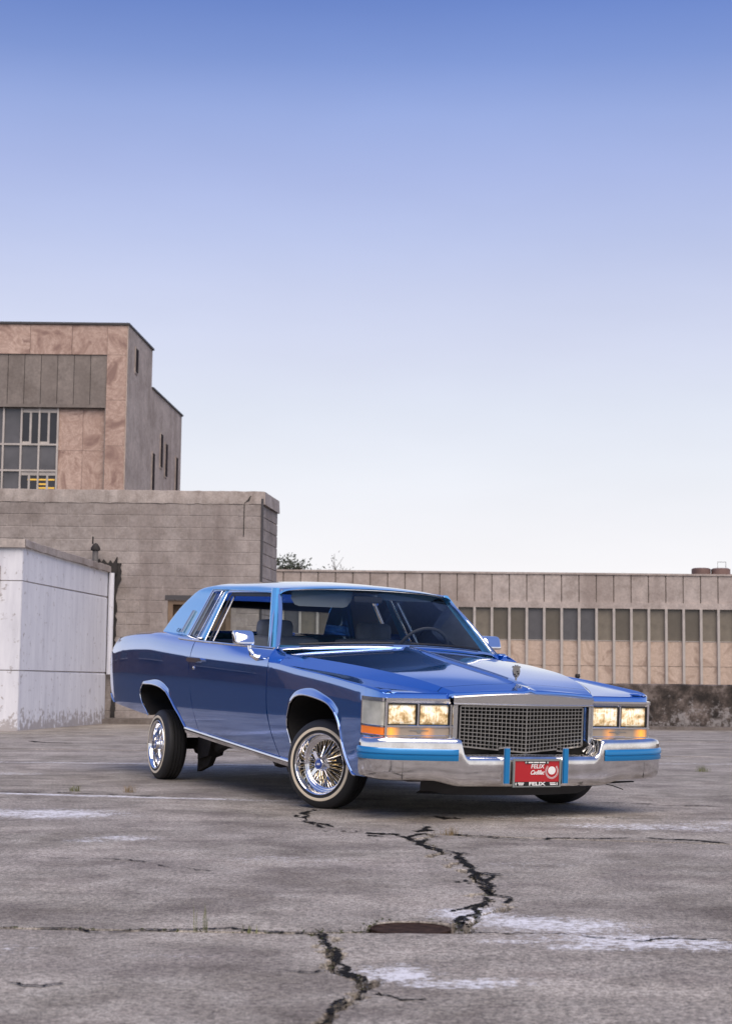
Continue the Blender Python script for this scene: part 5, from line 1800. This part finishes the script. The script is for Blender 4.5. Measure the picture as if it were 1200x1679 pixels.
make_wheel((-3.084, .92, .268), math.pi, R(2), 0, False)
axm = MB()
axm.tube([(-3.084, -.80, .275), (-3.084, .80, .275)], .045, 12)
axm.grid([[(-3.084 + .13 * math.cos(a) * math.cos(e), .14 * math.sin(e), .275 + .13 * math.sin(a) * math.cos(e)) for a in np.linspace(0, 2 * math.pi, 14, endpoint=False)] for e in np.linspace(-1.5, 1.5, 9)], close_j=True)
axm.build('rear_axle', M['under'], car)
for s in (-1, 1):
    ar = MB()
    ar.tube([(-3.0, s * .60, .24), (-2.6, s * .58, .26), (-2.1, s * .56, .38)], [.05, .045, .04], 8)
    ar.build('trailing_arm', M['under'], car)
    br = MB()
    br.hexa([(-2.98, s * .62, .06), (-2.72, s * .62, .12), (-2.72, s * .58, .12), (-2.98, s * .58, .06), (-2.95, s * .62, .30), (-2.45, s * .62, .36), (-2.45, s * .58, .36), (-2.95, s * .58, .30)])
    br.hexa([(-2.86, s * .66, .16), (-2.62, s * .66, .20), (-2.62, s * .54, .20), (-2.86, s * .54, .16), (-2.86, s * .66, .33), (-2.5, s * .66, .37), (-2.5, s * .54, .37), (-2.86, s * .54, .33)])
    br.build('suspension_bracket', M['under'], car)
    cy = MB().tube([(-3.0, s * .50, .28), (-2.98, s * .50, .60)], .035, 10)
    cy.tube([(-2.98, s * .50, .55), (-2.97, s * .50, .80)], .055, 10)
    cy.build('hydraulic_cylinder', M['under'], car)

# ---- cabin
def rbox(lo, hi, r=.04, n=3):
    """box with rounded vertical/horizontal edges"""
    lo, hi = Vector(lo), Vector(hi)
    c, h = (lo + hi) / 2, (hi - lo) / 2
    rows = []
    for e in np.linspace(-math.pi / 2, math.pi / 2, 4 * n + 1):
        row = []
        for a in np.linspace(0, 2 * math.pi, 8 * n, endpoint=False):
            d = Vector((math.cos(a) * math.cos(e), math.sin(a) * math.cos(e), math.sin(e)))
            row.append(tuple(c[k] + (math.copysign(min(1, abs(d[k]) * 1.9), d[k]) * (h[k] - r) + d[k] * r) for k in range(3)))
        rows.append(row)
    return MB().grid(rows, close_j=True)
for s in (-1, 1):
    seat = part('front_seat', rbox((-2.02, s * .40 - .33, .45), (-1.42, s * .40 + .33, .66), .06), M['interior'])
    part('seat_back', rbox((-2.06, s * .40 - .33, .58), (-1.86, s * .40 + .33, 1.05), .06), M['interior'], seat)
    part('head_rest', rbox((-2.06, s * .40 - .14, 1.02), (-1.95, s * .40 + .14, 1.17), .05), M['interior'], seat)
rs = part('rear_seat', rbox((-3.05, -.72, .50), (-2.55, .72, .70), .06), M['interior'])
part('seat_back', rbox((-3.12, -.72, .62), (-2.95, .72, .985), .06), M['interior'], rs)
part('parcel_shelf', MB().box((-3.36, -.74, .955), (-3.05, .74, .975)), M['interior_dk'])
rows = []
for y in np.linspace(-.79, .79, 19):
    b = .60 + .24 * (y / .82) ** 2
    rows.append([(-b - .02, y, 1.015 - .045 * (y / .82) ** 2), (-b - .16, y, 1.025 - .04 * (y / .82) ** 2), (-1.02, y, 1.01), (-1.06, y, .98), (-1.05, y, .80), (-.98, y, .65)])
dash = part('dashboard', MB().grid(rows), M['dash'])
part('firewall', MB().box((-.75, -.78, .36), (-.72, .78, .93)), M['interior_dk'])
part('cabin_floor', MB().box((-3.2, -.79, .371), (-.72, .79, .40)), M['interior_dk'])
# steering wheel
sw = MB()
c = Vector((-1.17, .40, .985))
Rm = Matrix.Rotation(R(-62), 3, 'Y')
circ = [c + Rm @ Vector((.195 * math.cos(a), .195 * math.sin(a), 0)) for a in np.linspace(0, 2 * math.pi, 32, endpoint=False)]
rows = []
for k, p in enumerate(circ):
    o = (p - c).normalized()
    nrm = Rm @ Vector((0, 0, 1))
    rows.append([p + (o * math.cos(b) + nrm * math.sin(b)) * .012 for b in np.linspace(0, 2 * math.pi, 8, endpoint=False)])
sw.grid(rows, close_i=True, close_j=True)
for a in (R(0), R(180)):
    sw.tube([c, c + Rm @ Vector((.19 * math.sin(a), .19 * math.cos(a), -.01))], .018, 6)
sw.tube([c + Rm @ Vector((0, 0, .02)), c + Rm @ Vector((0, 0, -.05))], .06, 12)
sw.tube([c, c + Vector((.3, 0, -.12))], .03, 8)
part('steering_wheel', sw, M['interior_dk'])
# sun visors
for s, dz, tl in ((-1, 1.0, .115), (1, .35, .05)):
    rows = []
    for y in np.linspace(.10, .56, 15):
        q = (y - .10) / .46
        rr = 1 - max(0, (abs(q - .5) - .38) / .12) ** 2 * .45
        rows.append([(-1.30 - .02 * t, s * y, 1.392 - tl * t * (rr if t > .5 else 1)) for t in np.linspace(0, 1, 6)])
    part('sun_visor', MB().grid(rows), M['visor'])
part('rear_view_mirror', rbox((-1.27, -.11, 1.315), (-1.245, .11, 1.365), .012), M['interior_dk'])

# ================================================================== WEEDS
M['grass'] = pmat('weed_green', (.16, .17, .07), .8, vary=.4, vscale=20)
M['straw'] = pmat('weed_straw', (.26, .19, .10), .85, vary=.3, vscale=20)
M['moss'] = pmat('crack_moss', (.055, .06, .02), .95, vary=.5, vscale=40)
def weed(x, y, n, h, sp, mat, label, seed, lean=.5):
    r = random.Random(seed)
    mb = MB()
    for _ in range(n):
        a = r.uniform(0, 2 * math.pi)
        bx, by = x + r.gauss(0, sp * .35), y + r.gauss(0, sp * .25)
        hh = h * r.uniform(.35, 1.0)
        d = Vector((math.cos(a), math.sin(a), 0)) * hh * lean * r.random()
        w = Vector((-math.sin(a), math.cos(a), 0)) * .0013
        p0, p1, p2 = Vector((bx, by, -.01)), Vector((bx, by, hh * .6)) + d * .4, Vector((bx, by, hh)) + d
        mb.add([p0 - w, p0 + w, p1 + w * .8, p1 - w * .8, p2], [(0, 1, 2, 3), (3, 2, 4)])
    o = mb.build('weed', mat, None, 0)
    tag(o, label, 'weed', 'weeds in the concrete joints')
weed(-.488, 5.214, 13, .095, .04, M['grass'], 'tall green grass tuft on the near joint, left of the crack', 1, .35)
weed(.442, 8.56, 60, .05, .07, M['straw'], 'dry straw-coloured tuft where the joint meets the crack in front of the bumper', 2, 1.2)
weed(-1.978, 11.55, 70, .055, .055, M['grass'], 'small olive tuft on the white-marked joint, left one', 3, 1.3)
weed(-1.599, 11.50, 60, .06, .05, M['straw'], 'small brown tuft on the white-marked joint nearer the rear wheel', 4, 1.3)
weed(3.046, 15.1, 80, .07, .09, M['grass'], 'olive tuft on the joint at the right edge beside the bumper', 5, 1.3)
weed(-.33, 5.2, 14, .03, .06, M['grass'], 'low sprig on the near joint left of the crack junction', 6, 1.0)
# mossy crumbs filling the open cracks
def moss(line, n, sp, seed, mat, zz=.0):
    r = random.Random(seed)
    mb = MB()
    P = resample(line, 120, False)
    for _ in range(n):
        p = P[int(119 * r.random())]
        c = Vector((p[0] + r.gauss(0, sp), p[1] + r.gauss(0, sp), zz - r.uniform(.0, .03)))
        s_ = r.uniform(.003, .008)
        pts = [c + Vector((r.uniform(-1, 1), r.uniform(-1, 1), r.uniform(-.3, 1))).normalized() * s_ for _ in range(4)]
        mb.add(pts, [(0, 1, 2), (0, 2, 3), (0, 3, 1), (1, 3, 2)])
    return mb
M['grit'] = pmat('crack_grit', (.03, .027, .024), .95, vary=.6, vscale=60)
M['chips'] = pmat('concrete_chips', (.24, .21, .185), .95, vary=.4, vscale=60)
for line, n, sp, sd, mat, zz in ((CR1[:9], 400, .014, 1, 'grit', .002), (CR1[:6], 110, .012, 2, 'moss', .006), (CR1[:9], 90, .03, 3, 'chips', .006), (CR2[1:9], 500, .014, 4, 'grit', .004),
                                 (CR2[1:5], 90, .010, 5, 'moss', .006), (CR2[1:8], 80, .03, 6, 'chips', .006), ([(.0, 5.24), (.02, 5.37), (.06, 5.46), (.17, 5.495), (.29, 5.45), (.32, 5.4)], 160, .008, 7, 'moss', .006),
                                 ([(-.17, 5.2), (-.02, 5.21)], 120, .016, 8, 'moss', .010), ([(-1.1, 5.23), (-.172, 5.19)], 160, .008, 9, 'moss', .006)):
    mo = moss(line, n, sp, sd, None, zz).build('crack_debris', M[mat], ground, 0)
    tag(mo, kind='stuff')
